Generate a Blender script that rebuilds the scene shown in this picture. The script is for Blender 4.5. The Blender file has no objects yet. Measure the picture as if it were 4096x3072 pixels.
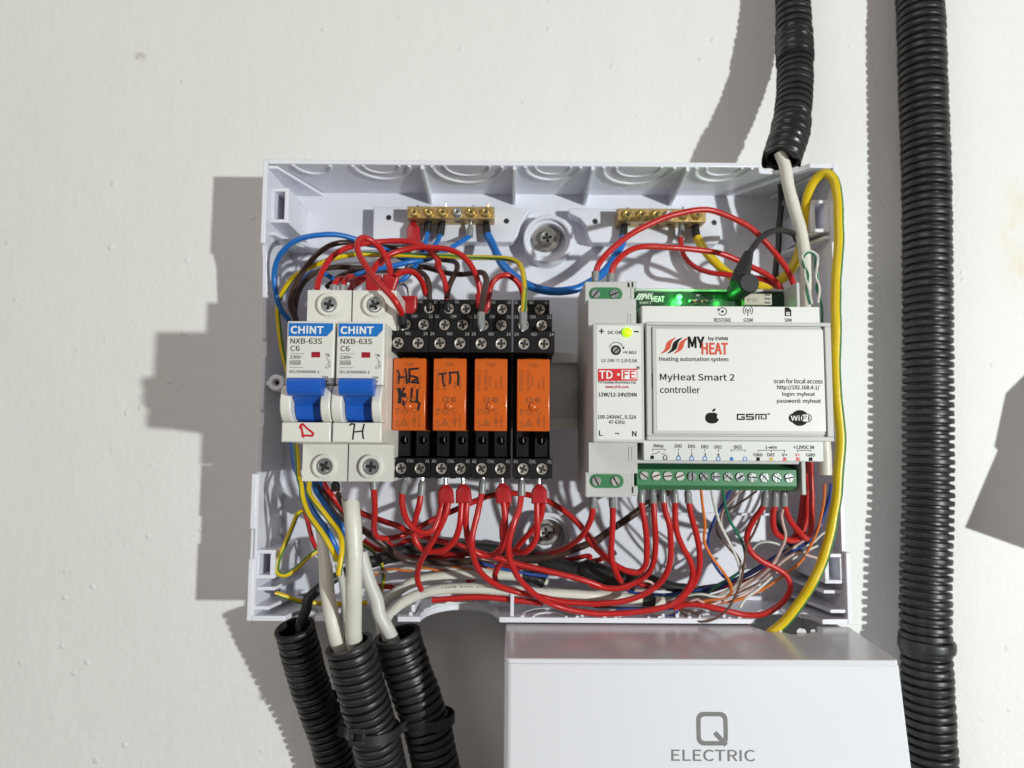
import bpy, bmesh, math, random
from mathutils import Vector, Matrix, Euler, noise
random.seed(7)
C = bpy.context.scene.collection
SC = bpy.context.scene
MM = 0.001
PI = math.pi

# ------------------------------------------------------------------ camera
# the wall is the plane y = 0, the camera looks along +y from 0.36 m;
# a point is written (x, z, w): right, up, distance out from the wall, in mm
CAM_DIST = 360.0
F_PX = 2840.0
cam_d = bpy.data.cameras.new('camera')
cam = bpy.data.objects.new('camera', cam_d)
C.objects.link(cam)
cam_d.sensor_width = 36.0
cam_d.lens = F_PX / 4096 * 36.0
cam_d.clip_start = 0.01
cam_d.clip_end = 60
PITCH = math.atan(238.5 / F_PX)
ROLL = math.radians(0.36)
YAW = -math.atan(6.5 / F_PX)
R = Matrix.Rotation(YAW, 3, 'Z') @ Matrix.Rotation(PI / 2, 3, 'X') @ Matrix.Rotation(PITCH, 3, 'X') @ Matrix.Rotation(ROLL, 3, 'Z')
cam.matrix_world = Matrix.Translation((0, -CAM_DIST * MM, 0)) @ R.to_4x4()
cam_d.dof.use_dof = True
cam_d.dof.focus_distance = 0.264
cam_d.dof.aperture_fstop = 13.0
SC.camera = cam

# ------------------------------------------------------------------ light
world = bpy.data.worlds.new('World')
SC.world = world
world.use_nodes = True
wb = world.node_tree.nodes['Background']
wb.inputs[0].default_value = (1.0, 0.925, 0.865, 1)
wb.inputs[1].default_value = 0.185


def lamp(name, kind, loc, energy, col, size=None, target=None):
    d = bpy.data.lights.new(name, kind)
    d.energy = energy
    d.color = col
    if kind == 'AREA':
        d.shape = 'RECTANGLE'
        d.size, d.size_y = size
    elif size:
        d.shadow_soft_size = size
    o = bpy.data.objects.new(name, d)
    o.location = loc
    if target is not None:
        o.rotation_euler = (Vector(target) - Vector(loc)).to_track_quat('-Z', 'Y').to_euler()
    C.objects.link(o)
    return o


lamp('work_lamp', 'POINT', (0.75, -0.97, -0.055), 50.0, (0.945, 1.0, 0.965), 0.015)
lamp('room_fill', 'AREA', (-0.75, -1.1, 0.9), 6.0, (1.0, 0.93, 0.88), (0.9, 0.6), (0, 0, 0.05))  # soft area fill added to lift the room light, no actual fixture

SC.view_settings.view_transform = 'Standard'
SC.view_settings.look = 'None'
SC.view_settings.exposure = 0.0
SC.view_settings.gamma = 1.0
SC.view_settings.use_curve_mapping = False
SC.render.engine = 'CYCLES'
SC.cycles.use_denoising = True
try:
    SC.cycles.denoiser = 'OPENIMAGEDENOISE'
    SC.cycles.denoising_input_passes = 'RGB_ALBEDO_NORMAL'
    SC.cycles.denoising_prefilter = 'ACCURATE'
except Exception:
    pass
SC.cycles.max_bounces = 8
SC.cycles.sample_clamp_indirect = 6.0

# ------------------------------------------------------------------ measuring
CAMPOS = Vector((0, -CAM_DIST, 0))


def U(px, py, w):
    """the real point (x, z, w) in mm on the plane w mm out from the wall that the photograph shows at px, py (4096 x 3072)"""
    d = R @ Vector(((px - 2048.0) / F_PX, (1536.0 - py) / F_PX, -1.0))
    t = (CAM_DIST - w) / d.y
    p = CAMPOS + d * t
    return (p.x, p.z, w)


CROPS = {
    'S': (0, 0, 1.0), 'A1': (980, 600, 800 / 2212), 'A2': (1700, 600, 800 / 2212), 'A3': (2300, 600, 1100 / 2212),
    'A4': (2800, 0, 1296 / 2212), 'B1': (980, 1100, 720 / 1389), 'B2': (1500, 1150, 800 / 1639),
    'B3': (2280, 1080, 1120 / 1977), 'C1': (960, 1860, 800 / 2011), 'C2': (1500, 1860, 900 / 2212),
    'C3': (2300, 1860, 1100 / 2212), 'C4': (900, 2400, 1200 / 2212), 'C5': (1900, 2400, 2196 / 2212),
}


def K(crop, x, y, w):
    ox, oy, s = CROPS[crop]
    return U(ox + x * s, oy + y * s, w)


# ------------------------------------------------------------------ materials
def mat(name, col, rough=0.5, metal=0.0, spec=0.5, bump=0.0, bscale=900.0, var=0.0, vscale=60.0, coat=0.0, emit=None, estr=0.0, sss=0.0):
    m = bpy.data.materials.new(name)
    m.use_nodes = True
    nt = m.node_tree
    b = nt.nodes['Principled BSDF']
    b.inputs['Base Color'].default_value = (*col, 1)
    b.inputs['Roughness'].default_value = rough
    b.inputs['Metallic'].default_value = metal
    b.inputs['Specular IOR Level'].default_value = spec
    b.inputs['Coat Weight'].default_value = coat
    if emit:
        b.inputs['Emission Color'].default_value = (*emit, 1)
        b.inputs['Emission Strength'].default_value = estr
    tc = nt.nodes.new('ShaderNodeTexCoord')
    if var:
        n = nt.nodes.new('ShaderNodeTexNoise')
        n.inputs['Scale'].default_value = vscale
        n.inputs['Detail'].default_value = 5
        nt.links.new(tc.outputs['Object'], n.inputs['Vector'])
        mx = nt.nodes.new('ShaderNodeMix')
        mx.data_type = 'RGBA'
        mx.inputs[6].default_value = (*[max(0, c * (1 - var)) for c in col], 1)
        mx.inputs[7].default_value = (*[min(1, c * (1 + var)) for c in col], 1)
        nt.links.new(n.outputs['Fac'], mx.inputs[0])
        nt.links.new(mx.outputs[2], b.inputs['Base Color'])
        mr = nt.nodes.new('ShaderNodeMapRange')
        mr.inputs['To Min'].default_value = max(0.02, rough - 0.12)
        mr.inputs['To Max'].default_value = min(1, rough + 0.12)
        nt.links.new(n.outputs['Fac'], mr.inputs['Value'])
        nt.links.new(mr.outputs[0], b.inputs['Roughness'])
    if bump:
        n2 = nt.nodes.new('ShaderNodeTexNoise')
        n2.inputs['Scale'].default_value = bscale
        n2.inputs['Detail'].default_value = 3
        nt.links.new(tc.outputs['Object'], n2.inputs['Vector'])
        bp = nt.nodes.new('ShaderNodeBump')
        bp.inputs['Strength'].default_value = bump
        bp.inputs['Distance'].default_value = 0.0003
        nt.links.new(n2.outputs['Fac'], bp.inputs['Height'])
        nt.links.new(bp.outputs[0], b.inputs['Normal'])
    return m


M = {
    'box': mat('lavender_white_plastic', (0.745, 0.75, 0.825), 0.3, spec=0.45, bump=0.08, bscale=350, var=0.02),
    'cover': mat('glossy_white_plastic', (0.70, 0.705, 0.755), 0.2, spec=0.6, bump=0.02, bscale=120),
    'breaker': mat('warm_white_plastic', (0.70, 0.685, 0.635), 0.36, bump=0.1, bscale=2500, var=0.02),
    'psu': mat('light_grey_plastic', (0.52, 0.52, 0.505), 0.5, bump=0.15, bscale=2500, var=0.02),
    'paper': mat('matt_label_film', (0.70, 0.70, 0.685), 0.45, var=0.015),
    'blue_print': mat('blue_print', (0.008, 0.16, 0.52), 0.35),
    'blue_plastic': mat('blue_toggle_plastic', (0.010, 0.105, 0.50), 0.32, bump=0.06, bscale=1500, var=0.06, vscale=200),
    'black': mat('black_moulded_plastic', (0.006, 0.006, 0.007), 0.4, spec=0.3, bump=0.25, bscale=1800, var=0.25, vscale=150),
    'conduit': mat('black_conduit_plastic', (0.017, 0.017, 0.018), 0.42, bump=0.2, bscale=900, var=0.3, vscale=90),
    'tape': mat('black_insulating_tape', (0.014, 0.014, 0.015), 0.3, bump=0.35, bscale=350, var=0.2),
    'rubber': mat('black_rubber', (0.016, 0.016, 0.017), 0.5, bump=0.15, bscale=900, var=0.2),
    'orange': mat('orange_relay_plastic', (0.58, 0.105, 0.010), 0.24, coat=0.3, bump=0.08, bscale=1500, var=0.04),
    'orange_print': mat('brown_relay_print', (0.30, 0.075, 0.014), 0.45),
    'ink': mat('black_marker_ink', (0.008, 0.006, 0.010), 0.4),
    'red_ink': mat('red_marker_ink', (0.55, 0.015, 0.03), 0.4),
    'black_print': mat('black_print', (0.008, 0.008, 0.009), 0.6, spec=0.15),
    'grey_print': mat('grey_print', (0.18, 0.18, 0.18), 0.4),
    'white_print': mat('white_print', (0.62, 0.62, 0.60), 0.5),
    'pale_print': mat('pale_moulded_lettering', (0.36, 0.36, 0.35), 0.5),
    'white_logo': mat('white_logo_print', (0.80, 0.80, 0.80), 0.4),
    'red_print': mat('red_print', (0.60, 0.02, 0.025), 0.4),
    'red_orange_print': mat('red_orange_print', (0.62, 0.07, 0.03), 0.4),
    'yellow_print': mat('yellow_print', (0.62, 0.36, 0.02), 0.4),
    'flag': mat('red_flag_plastic', (0.32, 0.012, 0.025), 0.3),
    'zinc': mat('zinc_plated_steel', (0.60, 0.62, 0.63), 0.3, metal=0.95, bump=0.3, bscale=1200, var=0.2, vscale=500),
    'dull_zinc': mat('dull_steel', (0.36, 0.34, 0.32), 0.42, metal=0.9, bump=0.3, bscale=1200, var=0.2, vscale=400),
    'nickel': mat('nickel_terminal_screw', (0.46, 0.42, 0.38), 0.42, metal=0.85, bump=0.3, bscale=1200, var=0.2, vscale=400),
    'rail': mat('galvanised_rail', (0.78, 0.79, 0.76), 0.36, metal=0.5, bump=0.2, bscale=500, var=0.25, vscale=180),
    'strip_zinc': mat('dull_zinc_strip_screw', (0.19, 0.20, 0.205), 0.33, metal=0.9, bump=0.4, bscale=900, var=0.25, vscale=500),
    'slot': mat('shade_dark_screw_slot', (0.035, 0.033, 0.03), 0.6, metal=0.3),  # dark colour paints the shade inside the screw recesses
    'brass': mat('brass', (0.52, 0.36, 0.16), 0.45, metal=0.75, bump=0.15, bscale=900, var=0.15, vscale=300),
    'brass_screw': mat('bright_brass_screw', (0.72, 0.55, 0.20), 0.28, metal=0.95, bump=0.3, bscale=1200, var=0.2, vscale=600),
    'copper': mat('bare_copper', (0.62, 0.28, 0.13), 0.35, metal=0.9, var=0.2, vscale=800),
    'green_block': mat('green_terminal_plastic', (0.035, 0.20, 0.075), 0.42, bump=0.1, bscale=1500, var=0.05),
    'pcb': mat('dark_green_circuit_board', (0.008, 0.035, 0.018), 0.35, var=0.4, vscale=500),
    'socket': mat('cream_connector_plastic', (0.50, 0.46, 0.36), 0.5, var=0.2, vscale=700),
    'red': mat('red_wire_insulation', (0.47, 0.013, 0.012), 0.34, bump=0.12, bscale=700, var=0.07, vscale=90),
    'red_twin': mat('red_ferrule_plastic', (0.40, 0.014, 0.018), 0.3, bump=0.1, bscale=900, var=0.1, vscale=200),
    'grey_ferrule': mat('grey_ferrule_plastic', (0.23, 0.235, 0.235), 0.32, bump=0.1, bscale=900, var=0.1, vscale=200),
    'black_ferrule': mat('black_ferrule_plastic', (0.012, 0.012, 0.013), 0.32, bump=0.1, bscale=900),
    'blue': mat('blue_wire_insulation', (0.010, 0.145, 0.50), 0.34, bump=0.1, bscale=700, var=0.07, vscale=90),
    'dark_blue': mat('dark_blue_wire_insulation', (0.02, 0.06, 0.27), 0.4, var=0.1),
    'brown': mat('brown_wire_insulation', (0.052, 0.026, 0.020), 0.38, bump=0.12, bscale=700, var=0.15, vscale=90),
    'yellow': mat('yellow_wire_insulation', (0.70, 0.50, 0.006), 0.34, bump=0.08, bscale=700, var=0.06, vscale=90),
    'green': mat('green_wire_stripe', (0.035, 0.17, 0.045), 0.36, var=0.08),
    'thin_green': mat('thin_green_insulation', (0.012, 0.15, 0.085), 0.4, var=0.1),
    'thin_orange': mat('thin_orange_insulation', (0.66, 0.17, 0.025), 0.4, var=0.1),
    'thin_white': mat('thin_white_insulation', (0.62, 0.62, 0.58), 0.4, var=0.05),
    'thin_pink': mat('thin_pinkish_insulation', (0.56, 0.40, 0.36), 0.4, var=0.08),
    'thin_brown': mat('thin_brown_insulation', (0.13, 0.07, 0.05), 0.4, var=0.1),
    'white_cable': mat('white_cable_sheath', (0.68, 0.66, 0.59), 0.42, bump=0.15, bscale=400, var=0.03, vscale=60),
    'grey_cable': mat('pale_grey_cable_sheath', (0.60, 0.60, 0.56), 0.42, bump=0.15, bscale=400, var=0.03, vscale=60),
    'led': mat('green_led_lens', (0.05, 0.8, 0.1), 0.3, emit=(0.09, 1.0, 0.16), estr=3.2),
    'led_yellow': mat('yellow_green_led_lens', (0.5, 0.8, 0.02), 0.2, emit=(0.42, 0.85, 0.01), estr=0.75),
    'chip': mat('broken_plastic_edge', (0.66, 0.66, 0.68), 0.7, bump=0.6, bscale=900),
}


def wall_material():
    m = bpy.data.materials.new('painted_plaster')
    m.use_nodes = True
    nt = m.node_tree
    L = nt.links.new
    b = nt.nodes['Principled BSDF']
    b.inputs['Roughness'].default_value = 0.62
    b.inputs['Specular IOR Level'].default_value = 0.3
    tc = nt.nodes.new('ShaderNodeTexCoord')

    def N(kind, **kw):
        n = nt.nodes.new(kind)
        for k, v in kw.items():
            if k in n.inputs:
                n.inputs[k].default_value = v
            else:
                setattr(n, k, v)
        return n

    def noise_tex(scale, detail=4, rough=0.55, sc=(1, 1, 1)):
        mp = N('ShaderNodeMapping')
        mp.inputs['Scale'].default_value = sc
        L(tc.outputs['Object'], mp.inputs['Vector'])
        n = N('ShaderNodeTexNoise', Scale=scale, Detail=detail, Roughness=rough)
        L(mp.outputs[0], n.inputs['Vector'])
        return n

    def math_(op, a, v):
        n = N('ShaderNodeMath', operation=op)
        L(a, n.inputs[0])
        if isinstance(v, (int, float)):
            n.inputs[1].default_value = v
        else:
            L(v, n.inputs[1])
        return n.outputs[0]

    # plaster relief: broad undulation, orange peel, brush streaks and sparse pimples
    broad = noise_tex(22, 3)
    peel = noise_tex(260, 4, 0.6)
    streak = noise_tex(170, 4, 0.6, (1.0, 1.0, 0.22))
    vor = N('ShaderNodeTexVoronoi', Scale=150.0)
    L(tc.outputs['Object'], vor.inputs['Vector'])
    pm = N('ShaderNodeMapRange')
    pm.inputs['From Min'].default_value = 0.10
    pm.inputs['From Max'].default_value = 0.26
    pm.inputs['To Min'].default_value = 1.0
    pm.inputs['To Max'].default_value = 0.0
    pm.interpolation_type = 'SMOOTHSTEP'
    L(vor.outputs['Distance'], pm.inputs['Value'])
    rnd = N('ShaderNodeSeparateColor')
    L(vor.outputs['Color'], rnd.inputs[0])
    sel = math_('MULTIPLY', math_('GREATER_THAN', rnd.outputs[0], 0.86), rnd.outputs[1])
    pim = math_('MULTIPLY', pm.outputs[0], sel)
    h = math_('MULTIPLY', broad.outputs['Fac'], 2.2)
    h = math_('ADD', h, math_('MULTIPLY', peel.outputs['Fac'], 0.62))
    h = math_('ADD', h, math_('MULTIPLY', streak.outputs['Fac'], 0.34))
    h = math_('ADD', h, math_('MULTIPLY', pim, 0.75))
    bp = N('ShaderNodeBump')
    bp.inputs['Strength'].default_value = 0.5
    bp.inputs['Distance'].default_value = 0.0011
    L(h, bp.inputs['Height'])
    L(bp.outputs[0], b.inputs['Normal'])
    # colour: faint mottling, a few stains of their own
    mot = noise_tex(9, 4)
    mix = N('ShaderNodeMix', data_type='RGBA')
    mix.inputs[6].default_value = (0.755, 0.752, 0.73, 1)
    mix.inputs[7].default_value = (0.795, 0.792, 0.775, 1)
    L(mot.outputs['Fac'], mix.inputs[0])
    col = mix.outputs[2]

    def stain(col, centre, rad, colour, amount, nscale):
        sep = N('ShaderNodeVectorMath', operation='SUBTRACT')
        L(tc.outputs['Object'], sep.inputs[0])
        sep.inputs[1].default_value = (centre[0] * MM, 0, centre[1] * MM)
        sc_ = N('ShaderNodeVectorMath', operation='MULTIPLY')
        L(sep.outputs[0], sc_.inputs[0])
        sc_.inputs[1].default_value = (1 / (rad[0] * MM), 0, 1 / (rad[1] * MM))
        ln = N('ShaderNodeVectorMath', operation='LENGTH')
        L(sc_.outputs[0], ln.inputs[0])
        mr = N('ShaderNodeMapRange', interpolation_type='SMOOTHSTEP')
        mr.inputs['From Min'].default_value = 0.1
        mr.inputs['From Max'].default_value = 1.0
        mr.inputs['To Min'].default_value = amount
        mr.inputs['To Max'].default_value = 0.0
        L(ln.outputs['Value'], mr.inputs['Value'])
        n = noise_tex(nscale, 4, 0.6)
        nr = N('ShaderNodeMapRange')
        nr.inputs['From Min'].default_value = 0.42
        nr.inputs['From Max'].default_value = 0.62
        L(n.outputs['Fac'], nr.inputs['Value'])
        f = math_('MULTIPLY', mr.outputs[0], nr.outputs[0])
        mx = N('ShaderNodeMix', data_type='RGBA')
        L(f, mx.inputs[0])
        L(col, mx.inputs[6])
        mx.inputs[7].default_value = (*colour, 1)
        return mx.outputs[2]

    s1 = U(560, 225, 0)
    col = stain(col, s1, (5, 3.6), (0.30, 0.20, 0.14), 0.9, 900)
    s2 = U(4075, 950, 0)
    col = stain(col, s2, (13, 44), (0.74, 0.63, 0.44), 0.65, 60)
    s3 = U(2900, 190, 0)
    L(col, b.inputs['Base Color'])
    return m


M['wall'] = wall_material()

# ------------------------------------------------------------------ mesh building


def P3(x, z, w):
    return Vector((x * MM, -w * MM, z * MM))


_text_cache = {}
try:
    import os
    SANS = bpy.data.fonts.load(os.path.join(bpy.utils.system_resource('DATAFILES', path='fonts'), 'Noto Sans CJK Regular.woff2'))
except Exception:
    SANS = None



def glyphs(s, bold=0.0):
    key = (s, bold)
    if key not in _text_cache:
        cu = bpy.data.curves.new('lettering_curve', 'FONT')
        cu.body = s
        cu.size = 1.0
        if SANS:
            cu.font = SANS
        cu.resolution_u = 3
        ob = bpy.data.objects.new('lettering_source', cu)
        me = bpy.data.meshes.new_from_object(ob)
        vs = [(v.co.x, v.co.y) for v in me.vertices]
        fs = [tuple(p.vertices) for p in me.polygons]
        bpy.data.objects.remove(ob)
        bpy.data.curves.remove(cu)
        bpy.data.meshes.remove(me)
        _text_cache[key] = (vs, fs)
    return _text_cache[key]


def catmull(pts, step):
    """points along a smooth curve through pts, about step mm apart"""
    pts = [Vector(p) for p in pts]
    if len(pts) == 2:
        n = max(1, int((pts[1] - pts[0]).length / step))
        return [pts[0].lerp(pts[1], i / n) for i in range(n + 1)]
    ext = [pts[0] * 2 - pts[1]] + pts + [pts[-1] * 2 - pts[-2]]
    out = []
    for i in range(1, len(ext) - 2):
        p0, p1, p2, p3 = ext[i - 1:i + 3]
        t0 = 0.0
        t1 = t0 + max(1e-4, (p1 - p0).length) ** 0.5
        t2 = t1 + max(1e-4, (p2 - p1).length) ** 0.5
        t3 = t2 + max(1e-4, (p3 - p2).length) ** 0.5
        n = max(1, int((p2 - p1).length / step))
        for k in range(n):
            t = t1 + (t2 - t1) * k / n
            a1 = p0 * ((t1 - t) / (t1 - t0)) + p1 * ((t - t0) / (t1 - t0))
            a2 = p1 * ((t2 - t) / (t2 - t1)) + p2 * ((t - t1) / (t2 - t1))
            a3 = p2 * ((t3 - t) / (t3 - t2)) + p3 * ((t - t2) / (t3 - t2))
            b1 = a1 * ((t2 - t) / (t2 - t0)) + a2 * ((t - t0) / (t2 - t0))
            b2 = a2 * ((t3 - t) / (t3 - t1)) + a3 * ((t - t1) / (t3 - t1))
            out.append(b1 * ((t2 - t) / (t2 - t1)) + b2 * ((t - t1) / (t2 - t1)))
    out.append(pts[-1])
    return out


def frames(pts):
    """tangent, normal, binormal along a polyline, carried without twist"""
    n = len(pts)
    out = []
    nrm = None
    for i in range(n):
        t = (pts[min(n - 1, i + 1)] - pts[max(0, i - 1)])
        t = t.normalized() if t.length > 1e-9 else Vector((0, 1, 0))
        if nrm is None:
            ref = Vector((0, 0, 1)) if abs(t.z) < 0.9 else Vector((1, 0, 0))
            nrm = (ref - t * ref.dot(t)).normalized()
        else:
            nrm = nrm - t * nrm.dot(t)
            nrm = nrm.normalized() if nrm.length > 1e-6 else t.orthogonal().normalized()
        out.append((t, nrm, t.cross(nrm)))
    return out


class MB:
    """collects shapes in mm (x, z, w) and links them as ONE mesh object"""

    def __init__(self, off=(0, 0, 0)):
        self.off = off
        self.v = []
        self.f = []
        self.m = []
        self.mats = []

    def mi(self, m):
        if m not in self.mats:
            self.mats.append(m)
        return self.mats.index(m)

    def add(self, verts, faces, m):
        o = len(self.v)
        self.v += [tuple(p) for p in verts]
        k = self.mi(m)
        for f in faces:
            self.f.append(tuple(i + o for i in f))
            self.m.append(k)
        return self

    def box(self, x0, x1, z0, z1, w0, w1, m):
        vs = [(x, z, w) for w in (w0, w1) for z in (z0, z1) for x in (x0, x1)]
        return self.add(vs, [(0, 2, 3, 1), (4, 5, 7, 6), (0, 1, 5, 4), (2, 6, 7, 3), (0, 4, 6, 2), (1, 3, 7, 5)], m)

    def prism_x(self, prof, x0, x1, m):
        n = len(prof)
        vs = [(x0, z, w) for z, w in prof] + [(x1, z, w) for z, w in prof]
        fs = [tuple(range(n)), tuple(range(2 * n - 1, n - 1, -1))] + [(i, (i + 1) % n, n + (i + 1) % n, n + i) for i in range(n)]
        return self.add(vs, fs, m)

    def prism_w(self, poly, w0, w1, m):
        n = len(poly)
        vs = [(x, z, w0) for x, z in poly] + [(x, z, w1) for x, z in poly]
        fs = [tuple(range(n)), tuple(range(2 * n - 1, n - 1, -1))] + [(i, (i + 1) % n, n + (i + 1) % n, n + i) for i in range(n)]
        return self.add(vs, fs, m)

    def prism_z(self, poly, z0, z1, m):
        n = len(poly)
        vs = [(x, z0, w) for x, w in poly] + [(x, z1, w) for x, w in poly]
        fs = [tuple(range(n)), tuple(range(2 * n - 1, n - 1, -1))] + [(i, (i + 1) % n, n + (i + 1) % n, n + i) for i in range(n)]
        return self.add(vs, fs, m)

    def lathe(self, cx, cz, prof, m, seg=28, close=True):
        """rings (radius, w) about an axis pointing out of the wall"""
        vs, fs = [], []
        n = len(prof)
        for r, w in prof:
            for k in range(seg):
                a = 2 * PI * k / seg
                vs.append((cx + r * math.cos(a), cz + r * math.sin(a), w))
        for i in range(n - 1):
            for k in range(seg):
                k2 = (k + 1) % seg
                fs.append((i * seg + k, i * seg + k2, (i + 1) * seg + k2, (i + 1) * seg + k))
        if close:
            fs.append(tuple(range(seg)))
            fs.append(tuple(range((n - 1) * seg, n * seg)))
        return self.add(vs, fs, m)

    def ring(self, cx, cz, r0, r1, w0, w1, m, seg=32, b=0.25):
        prof = [(r0, w0), (r0, w1 - b), (r0 + b, w1), (r1 - b, w1), (r1, w1 - b), (r1, w0)]
        return self.lathe(cx, cz, prof, m, seg, close=False)

    def cell(self, x0, x1, z0, z1, cx, cz, r, wt, wb, m, seg=24):
        """a face at wt with a round blind hole down to wb"""
        ang = sorted(set([round(2 * PI * k / seg, 6) for k in range(seg)] + [round(math.atan2(z - cz, x - cx) % (2 * PI), 6) for x in (x0, x1) for z in (z0, z1)]))
        o, c, b = [], [], []
        for a in ang:
            dx, dz = math.cos(a), math.sin(a)
            t = min(((x1 - cx) / dx if dx > 1e-9 else (x0 - cx) / dx if dx < -1e-9 else 1e9), ((z1 - cz) / dz if dz > 1e-9 else (z0 - cz) / dz if dz < -1e-9 else 1e9))
            o.append((cx + dx * t, cz + dz * t, wt))
            c.append((cx + dx * r, cz + dz * r, wt))
            b.append((cx + dx * r, cz + dz * r, wb))
        n = len(ang)
        fs = [(i, (i + 1) % n, n + (i + 1) % n, n + i) for i in range(n)] + [(n + i, n + (i + 1) % n, 2 * n + (i + 1) % n, 2 * n + i) for i in range(n)]
        fs.append(tuple(range(2 * n, 3 * n)))
        return self.add(o + c + b, fs, m)

    def cross_screw(self, cx, cz, r, w, m, s=0.16, rot=0.0, depth=0.9, inner=0.62):
        """a recessed cross-head screw: rim, four quadrants of the head and the floor of the slots"""
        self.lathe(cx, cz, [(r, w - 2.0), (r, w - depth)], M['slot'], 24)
        sw = r * s
        for q in range(4):
            a0 = math.asin(sw / r)
            pts = [(sw, sw)]
            for k in range(7):
                a = a0 + (PI / 2 - 2 * a0) * k / 6
                pts.append((r * math.cos(a), r * math.sin(a)))
            rq = rot + q * PI / 2
            P = [(cx + x * math.cos(rq) - z * math.sin(rq), cz + x * math.sin(rq) + z * math.cos(rq)) for x, z in pts]
            vs = [(x, z, w - depth - 0.1) for x, z in P] + [(x, z, w - (0.18 if i else 0.30) * (1 if i in (0, 1, 7) else 1)) for i, (x, z) in enumerate(P)]
            n = len(P)
            self.add(vs, [tuple(range(2 * n - 1, n - 1, -1))] + [(i, (i + 1) % n, n + (i + 1) % n, n + i) for i in range(n)], m)
        self.lathe(cx, cz, [(r * 0.72, w - depth), (r * 0.73, w - 0.16), (r * 0.8, w - 0.08), (r * 0.97, w - 0.1), (r * 1.01, w - 0.3), (r * 1.01, w - 1.5)], m, 24, close=False)
        self.lathe(cx, cz, [(r * 0.3, w - 0.12), (r * 0.2, w - 0.115)], M['slot'], 14)  # dark disc paints the shade of the centre recess
        return self

    def slot_screw(self, cx, cz, r, w, m, s=0.16, rot=0.0, depth=0.7):
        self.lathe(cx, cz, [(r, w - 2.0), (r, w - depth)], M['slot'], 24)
        sw = r * s
        for q in range(2):
            a0 = math.asin(sw / r)
            P = []
            for k in range(11):
                a = a0 + (PI - 2 * a0) * k / 10 + rot + q * PI
                P.append((cx + r * math.cos(a), cz + r * math.sin(a)))
            n = len(P)
            vs = [(x, z, w - depth - 0.1) for x, z in P] + [(x, z, w) for x, z in P]
            self.add(vs, [tuple(range(2 * n - 1, n - 1, -1))] + [(i, (i + 1) % n, n + (i + 1) % n, n + i) for i in range(n)], m)
        return self

    def tube(self, pts, r, m, seg=12, caps=True, stripe=None, rfun=None, step=1.1, twist=0.0, capm=None, kink=0.0):
        P = catmull(pts, step)
        if kink:
            sd = Vector((random.uniform(0, 99), random.uniform(0, 99), 0))
            nP = len(P)
            P = [p + noise.noise_vector(p * 0.07 + sd) * (kink * min(1, i / 8, (nP - 1 - i) / 8)) for i, p in enumerate(P)]
        fr = frames(P)
        vs = []
        dist = 0.0
        for i, p in enumerate(P):
            if i:
                dist += (P[i] - P[i - 1]).length
            rr = rfun(dist, i / max(1, len(P) - 1)) if rfun else r
            t, n, b = fr[i]
            for k in range(seg):
                a = 2 * PI * k / seg + twist * dist
                vs.append(p + n * (rr * math.cos(a)) + b * (rr * math.sin(a)))
        o = len(self.v)
        self.v += [tuple(p) for p in vs]
        base = self.mi(m)
        st = self.mi(stripe[0]) if stripe else None
        for i in range(len(P) - 1):
            for k in range(seg):
                k2 = (k + 1) % seg
                self.f.append((o + i * seg + k, o + i * seg + k2, o + (i + 1) * seg + k2, o + (i + 1) * seg + k))
                self.m.append(st if stripe and k in stripe[1] else base)
        if caps:
            cm = self.mi(capm) if capm else base
            self.f.append(tuple(o + k for k in range(seg)))
            self.f.append(tuple(o + (len(P) - 1) * seg + k for k in range(seg)))
            self.m += [cm, cm]
        return self

    def text(self, s, bbox, w, m, crop=None, org=(0, 0), bold=0.0, rot=0):
        """flat lettering filling bbox: (x0, top, x1, bottom) in photograph measure on the plane w, or (x0, z0, x1, z1) in mm"""
        vs, fs = glyphs(s, bold)
        if not vs:
            return self
        if rot:
            c, sn = round(math.cos(math.radians(rot))), round(math.sin(math.radians(rot)))
            vs = [(x * c - y * sn, x * sn + y * c) for x, y in vs]
        xa, xb = min(v[0] for v in vs), max(v[0] for v in vs)
        ya, yb = min(v[1] for v in vs), max(v[1] for v in vs)
        if crop:
            p, q = K(crop, bbox[0], bbox[3], w), K(crop, bbox[2], bbox[1], w)
            X0, Z0, X1, Z1 = p[0] - org[0], p[1] - org[1], q[0] - org[0], q[1] - org[1]
        else:
            X0, Z0, X1, Z1 = bbox
        sx = (X1 - X0) / max(1e-6, xb - xa)
        sz = (Z1 - Z0) / max(1e-6, yb - ya)
        k = 0.016 + bold * 1.3
        h = abs(Z1 - Z0) if not rot else abs(X1 - X0)
        e = k * h / 0.73 * 0.5
        for i, (dx, dz) in enumerate(((-e, -e), (e, -e), (-e, e), (e, e))):
            self.add([(X0 + (x - xa) * sx + dx, Z0 + (y - ya) * sz + dz, w + 0.05 + 0.02 * i) for x, y in vs], fs, m)
        return self

    def poly(self, pts, w, m):
        """a flat printed shape just above the plane w"""
        return self.add([(x, z, w + 0.06) for x, z in pts], [tuple(range(len(pts)))], m)

    def stroke(self, pts, width, w, m, lift=0.06):
        """a flat pen stroke along pts (x, z)"""
        for (a, b) in zip(pts[:-1], pts[1:]):
            d = Vector((b[0] - a[0], b[1] - a[1]))
            if d.length < 1e-6:
                continue
            d.normalize()
            n = Vector((-d.y, d.x)) * width / 2
            e = d * width * 0.3
            vs = [(a[0] - e.x + n.x, a[1] - e.y + n.y, w + lift), (b[0] + e.x + n.x, b[1] + e.y + n.y, w + lift),
                  (b[0] + e.x - n.x, b[1] + e.y - n.y, w + lift), (a[0] - e.x - n.x, a[1] - e.y - n.y, w + lift)]
            self.add(vs, [(0, 1, 2, 3)], m)
            lift += 0.003
        return self

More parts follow.
